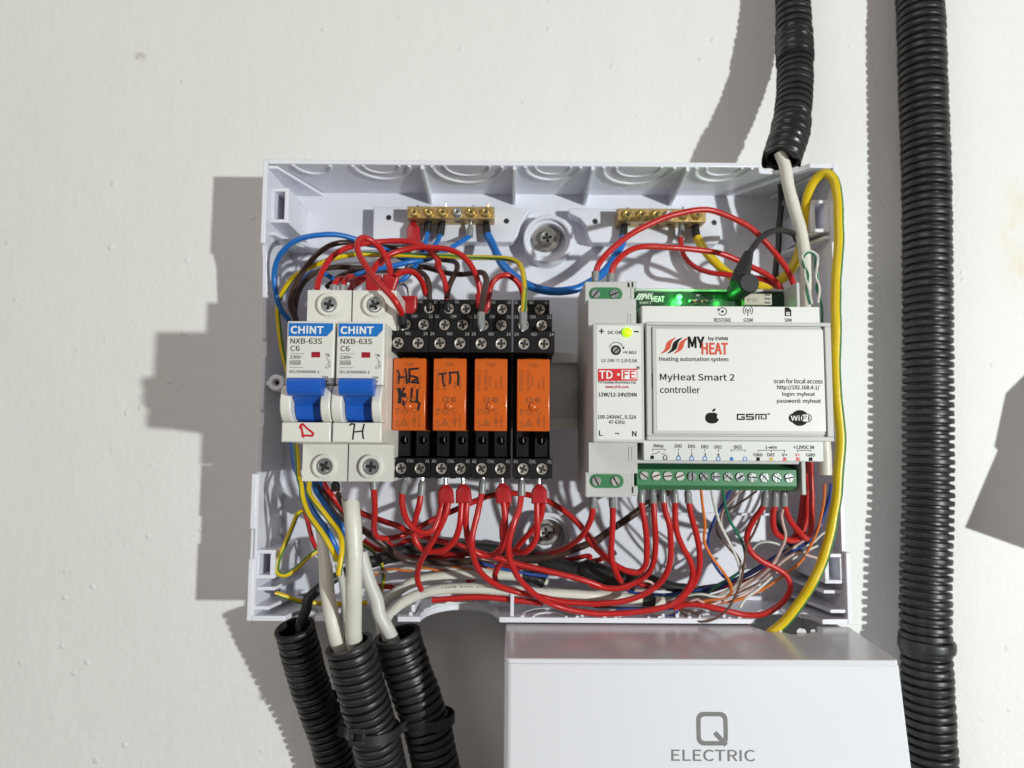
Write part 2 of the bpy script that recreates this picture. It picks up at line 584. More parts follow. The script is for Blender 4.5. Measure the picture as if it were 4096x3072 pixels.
    def build(self, name, parent=None, org=(0, 0, 0), bevel=0.0, smooth=38.0, flat=False):
        me = bpy.data.meshes.new(name)
        ox, oz, ow = [a + b for a, b in zip(org, self.off)]
        me.from_pydata([P3(x - ox, z - oz, w - ow) for x, z, w in self.v], [], self.f)
        for m in self.mats:
            me.materials.append(m)
        me.polygons.foreach_set('material_index', self.m)
        bm = bmesh.new()
        bm.from_mesh(me)
        if not flat:
            bmesh.ops.recalc_face_normals(bm, faces=bm.faces)
        else:
            for f in bm.faces:
                f.normal_update()
                if f.normal.y > 0:
                    f.normal_flip()
        bm.to_mesh(me)
        bm.free()
        me.polygons.foreach_set('use_smooth', [not flat] * len(me.polygons))
        if not flat:
            me.set_sharp_from_angle(angle=math.radians(smooth))
        o = bpy.data.objects.new(name, me)
        C.objects.link(o)
        if parent is not None:
            o.parent = parent
            o.location = P3(*org)
        else:
            o.location = P3(*org)
        if bevel:
            bv = o.modifiers.new('soft_edges', 'BEVEL')
            bv.width = bevel * MM
            bv.segments = 2
            bv.limit_method = 'ANGLE'
            bv.angle_limit = math.radians(40)
            bv.harden_normals = False
        return o


def tag(o, label=None, cat=None, group=None, kind=None):
    for k, v in (('label', label), ('category', cat), ('group', group), ('kind', kind)):
        if v:
            o[k] = v
    return o


def thing(name, label, cat, at=(0, 0, 0), group=None):
    """an Empty at the thing's base that parents its parts; parts are then modelled in mm from that base"""
    o = bpy.data.objects.new(name, None)
    C.objects.link(o)
    o.location = P3(*at)
    o.empty_display_size = 0.01
    return tag(o, label, cat, group)


def copy_tree(o, parent=None):
    kids = [k for k in list(o.children)]
    c = o.copy()
    C.objects.link(c)
    if parent is not None:
        c.parent = parent
    for k in kids:
        copy_tree(k, c)
    return c


def arc(cx, cz, r, a0, a1, n):
    return [(cx + r * math.cos(math.radians(a0 + (a1 - a0) * i / n)), cz + r * math.sin(math.radians(a0 + (a1 - a0) * i / n))) for i in range(n + 1)]


def rrect(x0, x1, z0, z1, r, n=5):
    return arc(x1 - r, z1 - r, r, 0, 90, n) + arc(x0 + r, z1 - r, r, 90, 180, n) + arc(x0 + r, z0 + r, r, 180, 270, n) + arc(x1 - r, z0 + r, r, 270, 360, n)

# ================================================================== the wall
wm = MB()
wm.box(-1500, 1500, -1200, 1400, -12, 0, M['wall'])
tag(wm.build('wall'), kind='structure')

# ================================================================== the open distribution box
BX0, BX1, BZ0, BZ1, RIM = -113.6, 149.2, -77.2, 128.8, 45.0
BOXAT = ((BX0 + BX1) / 2, (BZ0 + BZ1) / 2, 0)
box = thing('distribution_box', 'open white plastic distribution box with its cover off, full of wiring, screwed to the wall', 'electrical box', BOXAT)
bxm = M['box']


def BB():
    return MB(BOXAT)


T = 2.2
b = BB()
b.box(BX0 + 0.5, BX1 - 0.5, BZ0 + 0.5, BZ1 - 0.5, 3, 7.5, bxm)
for ex, ez in ((-76, 116), (-51, 117), (-20, 119.5), (21, 119), (60, 117), (92, 119), (-98, 118)):
    b.ring(ex, ez, 3.0, 3.25, 7.0, 7.62, bxm, 24, 0.05)
# shallow inner rim that rounds the lower tray of the back
pts = [(-108, 78, 7.5), (-106, 90, 7.5), (-98, 95.5, 7.5), (-84, 96.5, 7.5)]
b.tube(pts, 1.5, bxm, 10)
b.tube([(-100, 20, 7.5), (-101, 70, 7.5), (-98, 84, 7.5), (-88, 90, 7.5), (-70, 91, 7.5)], 1.2, bxm, 10)
b.box(60, 141, -34.3, -33.1, 7, 9.5, bxm)
b.box(-20, 12, -52, -51, 7, 10, bxm)
b.build('back_plate', box, bevel=0.3)

# side walls: profile (z, w) with the lower middle run and the snap notches


def side(x0, x1, prof):
    s = BB()
    s.prism_x(prof, x0, x1, bxm)
    return s.build('side_wall', box, bevel=0.35)


zl = lambda y, x=1040: U(x, y, 44)[1]
zt1, zt2 = zl(1030), zl(1185)
zb1 = zl(1895, 1010)
side(BX0, BX0 + T, [(BZ0, 3), (BZ0, RIM), (zl(2235, 1000), RIM), (zl(2235, 1000), RIM - 1.3), (zl(2115, 1000), RIM - 1.3), (zl(2115, 1000), RIM), (zb1, RIM), (zb1, 39),
                    (zl(1700), 39), (zl(1700), 37.6), (zl(1640), 37.6), (zl(1640), 39), (zl(1420), 39), (zl(1420), 37.6), (zl(1350), 37.6), (zl(1350), 39),
                    (zt2, 40), (zt1, 41.5), (zl(975), RIM - 1.5), (zl(975), RIM), (BZ1, RIM), (BZ1, 3)])
side(BX1 - T, BX1, [(BZ0, 3), (BZ0, RIM), (zl(2210, 3390), RIM), (zl(2210, 3390), 41), (zl(1750, 3390), 41), (zl(1750, 3390), 38), (zl(1690, 3390), 38), (zl(1690, 3390), 41),
                    (zl(1450, 3390), 41), (zl(1450, 3390), 38), (zl(1380, 3390), 38), (zl(1380, 3390), 41), (zl(960, 3370), 41), (zl(960, 3370), RIM), (BZ1, RIM), (BZ1, 3)])
# top wall with an edge lip
s = BB()
s.prism_z([(BX0 + T, 3), (BX1 - T, 3), (BX1 - T, RIM), (U(3240, 650, 45)[0], RIM), (U(3200, 650, 45)[0], 39), (U(3130, 650, 45)[0], 36.5), (U(3060, 650, 45)[0], 38), (U(3035, 650, 45)[0], RIM), (BX0 + T, RIM)], BZ1 - T, BZ1, bxm)
s.build('side_wall', box, bevel=0.35)
# bottom wall: knocked-out arch, cable cut-outs, ragged hole


def xs(px, py=2483):
    return U(px, py, 45)[0]


ax, ar = xs(1838), 17.2
arch = [(ax + ar * math.cos(math.radians(a)), RIM - 24 * math.sin(math.radians(a))) for a in range(0, 181, 9)]
ragged = []
xa_, xb_ = xs(3020), xs(3290)
for i in range(15):
    t = i / 14
    ragged.append((xb_ + (xa_ - xb_) * t, RIM - 17 * math.sin(PI * t) ** 0.6 + random.uniform(-1.6, 1.6) * (0 < i < 14)))
out = [(BX0 + T, 3), (BX1 - T, 3), (BX1 - T, RIM)] + [(xb_, RIM)] + ragged + [(xa_, RIM)] + [(ax + ar + 0.3, RIM)] + arch + [(ax - ar - 0.3, RIM)]
out += [(xs(1590), RIM), (xs(1585), RIM - 3), (xs(1570), RIM - 18), (xs(1420), RIM - 24), (xs(1330), RIM - 20), (xs(1318), RIM - 2), (xs(1312), RIM), (xs(1258), RIM), (xs(1250), RIM - 9), (xs(1225), RIM - 20), (xs(1185), RIM - 18), (xs(1150), RIM - 6), (xs(1140), RIM), (BX0 + T, RIM)]
s = BB()
s.prism_z(out, BZ0, BZ0 + T, bxm)
s.build('side_wall', box, bevel=0.25)
# torn plastic left on the arch and round the ragged hole
s = BB()
for i in range(len(arch) - 1):
    (x0, w0), (x1, w1) = arch[i], arch[i + 1]
    h = random.uniform(0.9, 1.9)
    s.add([(x0, BZ0 - 0.2, w0), (x1, BZ0 - 0.2, w1), (x1, BZ0 + T + h, w1 - 0.6), (x0, BZ0 + T + h * 0.8, w0 - 0.6), (x0, BZ0, w0 - 2.4), (x1, BZ0, w1 - 2.4)], [(0, 1, 2, 3), (0, 4, 5, 1), (3, 2, 5, 4)], M['chip'])
for i in (1, 3, 4, 6, 9, 11):
    x, w = ragged[i + 1]
    d = random.uniform(1.0, 2.4)
    e = random.uniform(-1.0, 1.0)
    s.add([(x - 1.8, BZ0 + T, w - 0.5), (x + 1.8, BZ0 + T, w - 0.7), (x + 1.1 + e, BZ0 + T + 0.5, w + d), (x - 0.9 + e, BZ0 + T + 0.9, w + d * 0.8), (x, BZ0 + 0.6, w)], [(0, 1, 2, 3), (0, 4, 1), (1, 4, 2), (0, 3, 4), (2, 4, 3)], M['chip'])
s.build('torn_edge', box)

# webs and cable knock-outs on the inner face of the top wall
for px in (1688, 2058, 2372, 2752):
    x = U(px, 662, 45)[0]
    s = BB()
    s.prism_x([(BZ1 - T + 0.2, RIM - 0.3), (BZ1 - T - 1.8, RIM - 0.3), (BZ1 - T - 5.2, 12), (BZ1 - T - 5.6, 7), (BZ1 - T + 0.2, 7)], x - 0.8, x + 0.8, bxm)
    s.build('web', box, bevel=0.25)


def knock(px0, px1, zf, inner, sgn, crop_y=655, w_c=RIM - 0.4):
    x0, x1 = U(px0, crop_y, 45)[0], U(px1, crop_y, 45)[0]
    cx, r = (x0 + x1) / 2, (x1 - x0) / 2
    s = BB()
    s.tube([(cx + r * math.cos(math.radians(a)), zf, w_c - r * 1.25 * math.sin(math.radians(a))) for a in range(0, 181, 12)], 0.85, bxm, 8)
    if inner:
        s.tube([(cx + r * inner * math.cos(math.radians(a)), zf, w_c - r * 1.1 * inner * math.sin(math.radians(a))) for a in range(0, 181, 12)], 0.6, bxm, 8)
    s.build('knockout', box)


for a in ((1172, 1320, 0), (1410, 1637, .64), (1727, 2010, .64), (2102, 2324, .64), (2416, 2700, .64), (2788, 3010, .64)):
    knock(a[0], a[1], BZ1 - T, a[2], 1)
for a in ((2090, 2310, .6), (2420, 2640, .6), (2760, 2960, .6)):
    knock(a[0], a[1], BZ0 + T, a[2], -1, 2480)
# nubs where the cover clips along the bottom rim
for px in (1640, 2330, 2415, 2480, 2655, 2712, 2900):
    x = xs(px)
    s = BB()
    s.box(x - 0.7, x + 0.7, BZ0 + T, BZ0 + T + 1.6, RIM - 4, RIM - 1.2, bxm)
    s.build('snap_nub', box, bevel=0.2)
for px, h, w0, w1 in ((2048, 10, 22, RIM - 2), (1645, 4, 20, RIM - 5)):
    s = BB()
    s.box(xs(px) - 0.8, xs(px) + 0.8, BZ0 + T, BZ0 + T + h, w0, w1, bxm)
    s.build('web', box, bevel=0.2)

# snap brackets with a slot in the four corners


def latch(xw, inward, z0, z1, wf):
    s = BB()
    x0, x1 = sorted((xw, xw + inward * 8.5))
    s.box(x0, x1, z1 - 1.6, z1, 7, wf, bxm)
    s.box(x0, x1, z0, z0 + 1.6, 7, wf, bxm)
    xa, xb = sorted((xw + inward * 6.6, xw + inward * 8.5))
    s.box(xa, xb, z0 + 1.6, z1 - 1.6, 7, wf, bxm)
    xa, xb = sorted((xw, xw + inward * 1.8))
    s.box(xa, xb, z0 + 1.6, z1 - 1.6, 7, wf, bxm)
    s.box(x0 + 1, x1 - 1, z0 + 1, z1 - 1, 7, 26, bxm)
    s.build('latch_bracket', box, bevel=0.25)


latch(BX0 + T, 1, U(1085, 890, 40)[1], U(1085, 752, 40)[1], 40)
latch(BX0 + T, 1, U(1050, 2315, 43)[1], U(1050, 2200, 43)[1], 43)
latch(BX1 - T, -1, U(3330, 928, 40)[1], U(3330, 800, 40)[1], 40)
latch(BX1 - T, -1, U(3370, 2335, 43)[1], U(3370, 2215, 43)[1], 43)
# strengthening gussets in the corners
for xw, inw in ((BX0 + T, 1), (BX1 - T, -1)):
    for (zz, n, prof) in ((BZ1 - T, 1, [(0, 7), (0, 44), (4, 44), (16, 7)]), (U(1070, 925, 40)[1], 1, [(0, 7), (0, 40), (2.5, 40), (14, 7)]), (U(1020, 2420, 43)[1], 1, [(0, 7), (0, 44), (7, 44), (13, 7)]), (U(1020, 2350, 43)[1], 1, [(0, 7), (0, 40), (8, 40), (12, 7)])):
        s = BB()
        s.prism_z([(xw + inw * d, w) for d, w in prof], zz - 1.8, zz - 0.3, bxm)
        s.build('gusset', box, bevel=0.2)
# the tapered fin on the lower left wall
s = BB()
s.prism_x([(zb1, RIM - 0.5), (zb1 - 1, 43.5), (zl(2160), 22), (zl(2190), 10), (BZ0 + T, 8), (BZ0 + T, RIM - 0.5)], BX0 + T - 0.2, BX0 + T + 1.0, bxm)
s.build('gusset', box, bevel=0.2)

# lugs for the cover screws
for cx, cz in ((U(1104, 1530, 41)[0], U(1104, 1530, 41)[1]), (U(3338, 1562, 41)[0], U(3338, 1562, 41)[1])):
    s = BB()
    s.lathe(cx, cz, [(3.4, 7), (3.7, 38), (3.7, 40.6), (3.3, 41), (1.9, 41), (1.6, 40.4), (1.35, 39), (1.35, 26)], bxm, 28)
    d = -1 if cx < 0 else 1
    x0, x1 = sorted((cx + d * 2.5, BX0 + T if d < 0 else BX1 - T))
    s.box(x0, x1, cz - 1, cz + 1, 7, 38, bxm)
    s.build('screw_lug', box)
    s = BB()
    s.ring(cx, cz, 0.8, 1.3, 30, 39.6, M['dull_zinc'], 16, 0.1)
    s.build('threaded_insert', box)

# raised mounts for the terminal bars and the round bosses with the wall screws
for (x0, x1, px0, px1) in ((-68.5, 0.5, 0, 0), (38, 102, 0, 0)):
    z0, z1 = U(1800, 966, 16)[1], U(1800, 830, 16)[1]
    s = BB()
    if x0 < 0:
        poly = [(x0, z1), (x0, z0 + 1.5), (x0 + 1.5, z0), (x1, z0), (x1 + 2.6, z0 + 3.5), (x1 + 4.2, z0 + 9), (x1 + 7.5, z0 + 14.5), (x1 + 10, z1)]
    else:
        poly = [(x0 - 9, z1), (x0 - 9.8, z1 - 1.2), (x0 - 9, z1 - 2.6), (x0 - 4, z1 - 5), (x0 - 1.2, z0 + 9), (x0 + 0.2, z0 + 3), (x0 + 1.8, z0), (x1, z0), (x1 + 1.5, z0 + 1.5), (x1 + 1.5, z1)]
    s.prism_w(poly, 7, 16, bxm)
    s.build('bar_mount', box, bevel=0.4)
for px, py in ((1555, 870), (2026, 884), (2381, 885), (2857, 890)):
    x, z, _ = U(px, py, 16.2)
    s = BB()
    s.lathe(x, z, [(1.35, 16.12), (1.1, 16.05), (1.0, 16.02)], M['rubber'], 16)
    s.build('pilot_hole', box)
for bx, bz in ((18.2, 100.5), (18.1, -45.0)):
    s = BB()
    s.ring(bx, bz, 10.4, 12.3, 7, 17.5, bxm, 48, 0.5)
    s.ring(bx, bz, 8.9, 10.4, 7, 15.0, bxm, 48, 0.3)
    s.lathe(bx, bz, [(9.0, 7.6), (9.0, 7.9)], bxm, 32)
    s.build('screw_boss', box)
    s = BB()
    s.lathe(bx - 0.6, bz + 3.4, [(7.6, 8.2), (7.6, 9.6), (7.1, 10.1), (3.6, 10.1)], M['dull_zinc'], 40)
    wsh = s.build('washer', box)
    s = BB()
    s.lathe(bx - 0.3, bz + 2.2, [(4.2, 10.0), (4.1, 11.2), (3.4, 12.3)], M['dull_zinc'], 32)
    s.cross_screw(bx - 0.3, bz + 2.2, 3.4, 13.2, M['dull_zinc'], 0.17, 0.15, 0.9)
    s.build('mounting_screw', box)

# ================================================================== rail
RZ0, RZ1 = 6.6, 41.6
rail = MB((20, 24, 7.5))
rm = M['rail']
prof = [(RZ1, 40), (RZ1, 39), (RZ1 - 4, 39), (RZ1 - 4, 33.5), (RZ0 + 4, 33.5), (RZ0 + 4, 39), (RZ0, 39), (RZ0, 40), (RZ0 + 5, 40), (RZ0 + 5, 34.5), (RZ1 - 5, 34.5), (RZ1 - 5, 40)]
rail.prism_x(prof, -92, 126, rm)
for x in (-60, 110):
    rail.box(x - 5, x + 5, 12, 36, 7.6, 33.4, bxm)
rl = rail.build('mounting_rail', bevel=0.3)
tag(rl, 'galvanised steel rail across the open box, bare between orange relays and grey power supply', 'mounting rail')
rl.location = P3(20, 24, 7.5)

ZC = 22.4
# ================================================================== two miniature circuit breakers
BW = 8.75


def breaker(label, xc, mark):
    t = thing('circuit_breaker', label, 'circuit breaker', (xc, ZC, 40), 'pair of white circuit breakers with blue toggles')
    O = (0, 0, 40)
    bm_ = M['breaker']
    s = MB(O)
    s.prism_x([(-37.5, 41), (-37.5, 80), (-23.2, 80), (-22.2, 98), (-15, 98), (-15, 97), (-3.4, 97), (-2.4, 98), (21.4, 98), (21.4, 80), (38.3, 80), (38.3, 41)], -BW, BW, bm_)
    for z in (34.5, -31.7):
        s.prism_w([(-0.05, z + 4), (0.05, z + 4), (0.05, z + 4.6), (-0.05, z + 4.6)], 80, 80.05, M['grey_print'])
    s.build('body', t, bevel=0.55)
    # terminal collars and their screws
    for z, rots in ((32.3, 0.5), (-31.7, 0.2)):
        s = MB(O)
        s.ring(0.0, z, 3.15, 4.7, 79.9, 81.6, bm_, 40, 0.35)
        s.lathe(0.0, z, [(3.2, 81.0), (3.15, 80.1)], M['black'], 32, close=False)
        s.build('terminal_collar', t)
        s = MB(O)
        s.cross_screw(0.0, z, 3.0, 81.0, M['zinc'], 0.2, random.uniform(0, 1.5), 0.7)
        s.build('terminal_screw', t)
    # nose plate that carries the printing
    s = MB(O)
    s.box(-BW + 0.1, BW - 0.1, -1.7, 21.5, 97.9, 105, bm_)
    s.build('nose_plate', t, bevel=0.6)
    # cheeks either side of the toggle
    s = MB(O)
    bulge = [(-1.9, 97.5)] + [(-8.6 + 6.7 * math.cos(math.radians(a)) * 1.0, 104.2 + 5.2 * math.sin(math.radians(a))) for a in range(0, 181, 15)] + [(-15.2, 97.5)]
    for x0, x1 in ((-BW - 0.3, -5.1), (5.25, BW)):
        s.prism_x(bulge, x0, x1, bm_)
    s.build('toggle_housing', t, bevel=0.5)
    s = MB(O)
    s.box(-BW + 0.0, BW, -22.4, -15.3, 97.9, 107.2, bm_)
    s.build('name_tag', t, bevel=0.5)
    # the toggle
    bl = M['blue_plastic']
    s = MB(O)
    s.prism_x([(-15.0, 99.0), (-14.2, 102.6), (-11.5, 104.6), (-9.3, 105.3), (-9.0, 104.8), (-8.5, 105.2), (-5.6, 106.2), (-4.4, 106.6), (-4.4, 99)], -4.85, 5.05, bl)
    tg = s.build('toggle', t, bevel=0.3)
    s = MB(O)
    s.prism_x([(-5.6, 106.5), (-6.2, 110.0), (-5.7, 112.0), (-4.2, 113.2), (-1.0, 113.6), (0.0, 112.6), (0.4, 109.8), (0.0, 106.3)], -5.5, 6.5, bl)
    s.prism_x([(-8.6, 105.1), (-5.4, 109.4), (-3.0, 109.4), (-3.0, 105)], -4.7, 5.6, bl)
    s.box(-4.0, 4.8, -3.5, -3.35, 113.0, 113.5, bl)
    s.build('toggle_grip', tg, bevel=0.55)
    # flag window
    s = MB(O)
    s.box(0.55, 3.7, 8.2, 10.2, 104.6, 105.08, M['flag'])
    s.build('flag_window', t)
    # maker's plate and lettering
    org = (xc, ZC)
    s = MB(O)
    w = 105.0
    s.poly([(-8.0, 20.7), (-8.0, 15.9), (5.9, 15.9), (8.1, 18.4), (8.1, 20.7)], w, M['blue_print'])
    s.build('maker_plate', t, flat=True)
    s = MB(O)
    s.text('CHiNT', (-7.1, 16.9, 4.6, 19.6), w + 0.05, M['white_logo'], bold=0.035)
    s.build('maker_lettering', t, flat=True)
    s = MB(O)
    bp = M['black_print']
    g = bp
    s.text('NXB-63S', (-7.15, 13.15, 4.25, 15.1), w, g)
    s.text('C6', (-7.1, 10.5, -3.8, 12.4), w, g)
    s.box(-7.2, -2.1, 9.5, 9.62, w, w + 0.06, g)
    s.text('230V~', (-7.1, 7.7, -2.7, 8.9), w, g)
    for zz in (7.0, 5.5):
        s.box(-7.2, -3.3, zz, zz + 0.12, w, w + 0.06, g)
    for xx in (-7.2, -3.42):
        s.box(xx, xx + 0.12, 5.5, 7.1, w, w + 0.06, g)
    s.text('4500', (-6.9, 5.75, -3.6, 6.8), w, g)
    s.box(-7.2, -2.3, 4.45, 4.57, w, w + 0.06, g)
    s.text('IEC/EN60898-1', (-7.15, 2.3, 3.6, 3.5), w, g)
    s.text('ON', (4.6, 0.55, 6.7, 1.5), w, g)
    s.text('OFF', (3.9, -0.95, 6.9, -0.1), w, g)
    # breaker symbol
    for a in ([(6.6, 9.6), (6.6, 8.4)], [(6.0, 9.1), (7.2, 9.1)], [(6.0, 9.6), (7.2, 8.6)], [(5.9, 8.5), (6.6, 7.4)], [(6.6, 7.4), (6.6, 6.8), (7.3, 6.8), (7.3, 6.1), (6.6, 6.1)], [(6.6, 6.1), (6.6, 5.4), (7.4, 5.4), (7.4, 4.9), (6.6, 4.7), (6.6, 4.2)]):
        s.stroke(a, 0.16, w, g)
    s.text('1', (5.6, 8.9, 5.85, 9.8), w, g)
    s.text('2', (5.6, 4.3, 6.1, 5.1), w, g)
    s.build('printed_lettering', t, flat=True)
    # handwriting on the tag
    s = MB(O)
    if mark == 'D':
        k = M['red_ink']
        cv = lambda x, y: (K('B1', x, y, 107.2)[0] - xc, K('B1', x, y, 107.2)[1] - ZC)
        s.stroke([cv(432, 1165), cv(450, 1250)], 0.8, 107.2, k)
        s.stroke([cv(424, 1180), cv(432, 1156), cv(448, 1152), cv(478, 1182), cv(528, 1222), cv(520, 1240), cv(440, 1238)], 0.75, 107.2, k, 0.09)
    else:
        k = M['ink']
        cv = lambda x, y: (K('B1', x, y, 107.2)[0] - xc, K('B1', x, y, 107.2)[1] - ZC)
        s.stroke([cv(808, 1160), cv(822, 1148), cv(846, 1152), cv(838, 1210), cv(832, 1268)], 0.55, 107.2, k)
        s.stroke([cv(836, 1212), cv(912, 1204)], 0.5, 107.2, k, 0.09)
        s.stroke([cv(920, 1152), cv(906, 1205), cv(914, 1262)], 0.55, 107.2, k, 0.12)
    s.build('handwritten_letter', t, flat=True)
    return t


breaker('left white circuit breaker with blue toggle and a red handwritten letter on its tag', -72.5, 'D')
breaker('white circuit breaker beside the black relay sockets, with a black handwritten letter on its tag', -54.4, 'H')

# ================================================================== relay sockets and relays
SX = (-39.4, -23.4, -7.5, 9.0)
SW = 7.85


def socket(label, xc, idx):
    t = thing('relay_socket', label, 'relay socket', (xc, ZC, 40), 'black relay sockets on the rail')
    O = (0, 0, 40)
    k = M['black']
    s = MB(O)
    s.prism_x([(-36.0, 41), (-36.0, 70), (-28.3, 70), (-27.6, 58), (11.0, 56), (12.4, 80), (20.6, 80), (20.6, 66), (30.4, 66), (30.4, 48), (40.2, 48), (40.2, 41)], -SW, SW, k)
    for zz, w in ((20.6, 80), (30.4, 66), (40.2, 48)):
        for xx in (-6.9, 5.6):
            s.box(xx, xx + 1.3, zz - 0.2, zz + 0.75, w - 5, w, k)
    for xx in (-7.2, -1.2, 4.2):
        s.box(xx, xx + 2.6, -36.8, -35.9, 56, 68, k)
    s.build('housing', t, bevel=0.3)
    # pillars beside the coil terminals
    s = MB(O)
    for xx in (-3.9, 3.7):
        s.cell(xx - 2.6, xx + 2.6, -27.8, -17.6, xx, -21.2, 1.7, 69, 61, k, 20)
        s.box(xx - 2.6, xx - 2.5, -27.8, -17.6, 57, 69, k)
        s.box(xx + 2.5, xx + 2.6, -27.8, -17.6, 57, 69, k)
        s.box(xx - 2.6, xx + 2.6, -27.8, -27.7, 57, 69, k)
        s.box(xx + 0.3, xx + 0.6, -22.0, -19.9, 62, 68.0, M['nickel'])
    s.build('contact_pillar', t)
    # terminal rows: a face with two wells and a screw in each
    rows = ((12.4, 20.6, 90, 80, 3.85, 15.9, ('24', 'NO', '14')), (22.0, 30.4, 73, 66, 3.7, 25.9, ('21', 'COM', '11')), (32.2, 40.2, 54, 48, 3.7, 36.2, ('22', 'NC', '12')), (-36.0, -28.3, 77, 70, 3.75, -32.4, ('A2', 'COIL', 'A1')))
    for z0, z1, w, wb, sx, sz, txt in rows:
        s = MB(O)
        for sg in (-1, 1):
            x0, x1 = (-SW, 0) if sg < 0 else (0, SW)
            s.cell(x0, x1, z0, z1, sg * sx, sz, 2.55, w, w - 2.2, k)
        for (xa, xb) in ((-SW, -SW), (SW, SW)):
            s.add([(xa, z0, wb - 0.1), (xa, z1, wb - 0.1), (xa, z1, w), (xa, z0, w)], [(0, 1, 2, 3)], k)
        s.add([(-SW, z1, wb - 0.1), (SW, z1, wb - 0.1), (SW, z1, w), (-SW, z1, w)], [(0, 1, 2, 3)], k)
        s.add([(-SW, z0, wb - 0.1), (SW, z0, wb - 0.1), (SW, z0, w), (-SW, z0, w)], [(0, 1, 2, 3)], k)
        row = s.build('terminal_row', t)
        for sg in (-1, 1):
            s = MB(O)
            s.cross_screw(sg * sx, sz, 2.25, w - 0.55, M['nickel'], 0.19, random.uniform(-0.5, 0.6), 0.65)
            s.build('terminal_screw', row)
        s = MB(O)
        ht = 1.2
        zt = z1 - 1.75
        s.text(txt[0], (-SW + 0.35, zt, -SW + 1.9, zt + ht), w, M['pale_print'])
        wd = {'NO': 1.9, 'COM': 2.2, 'NC': 1.8, 'COIL': 2.7}[txt[1]]
        s.text(txt[1], (-wd / 2, zt, wd / 2, zt + ht), w, M['pale_print'])
        s.text(txt[2], (SW - 1.9, zt, SW - 0.35, zt + ht), w, M['pale_print'])
        s.build('moulded_lettering', row, flat=True)
    return t


slabels = ('black relay socket holding the marked relay beside the white breakers', 'black relay socket under the orange relay with two handwritten letters',
           'black relay socket under the blank relay, third from the breakers', 'black relay socket nearest the bare steel rail, fed by the yellow and green wire')
for i, x in enumerate(SX):
    socket(slabels[i], x, i)


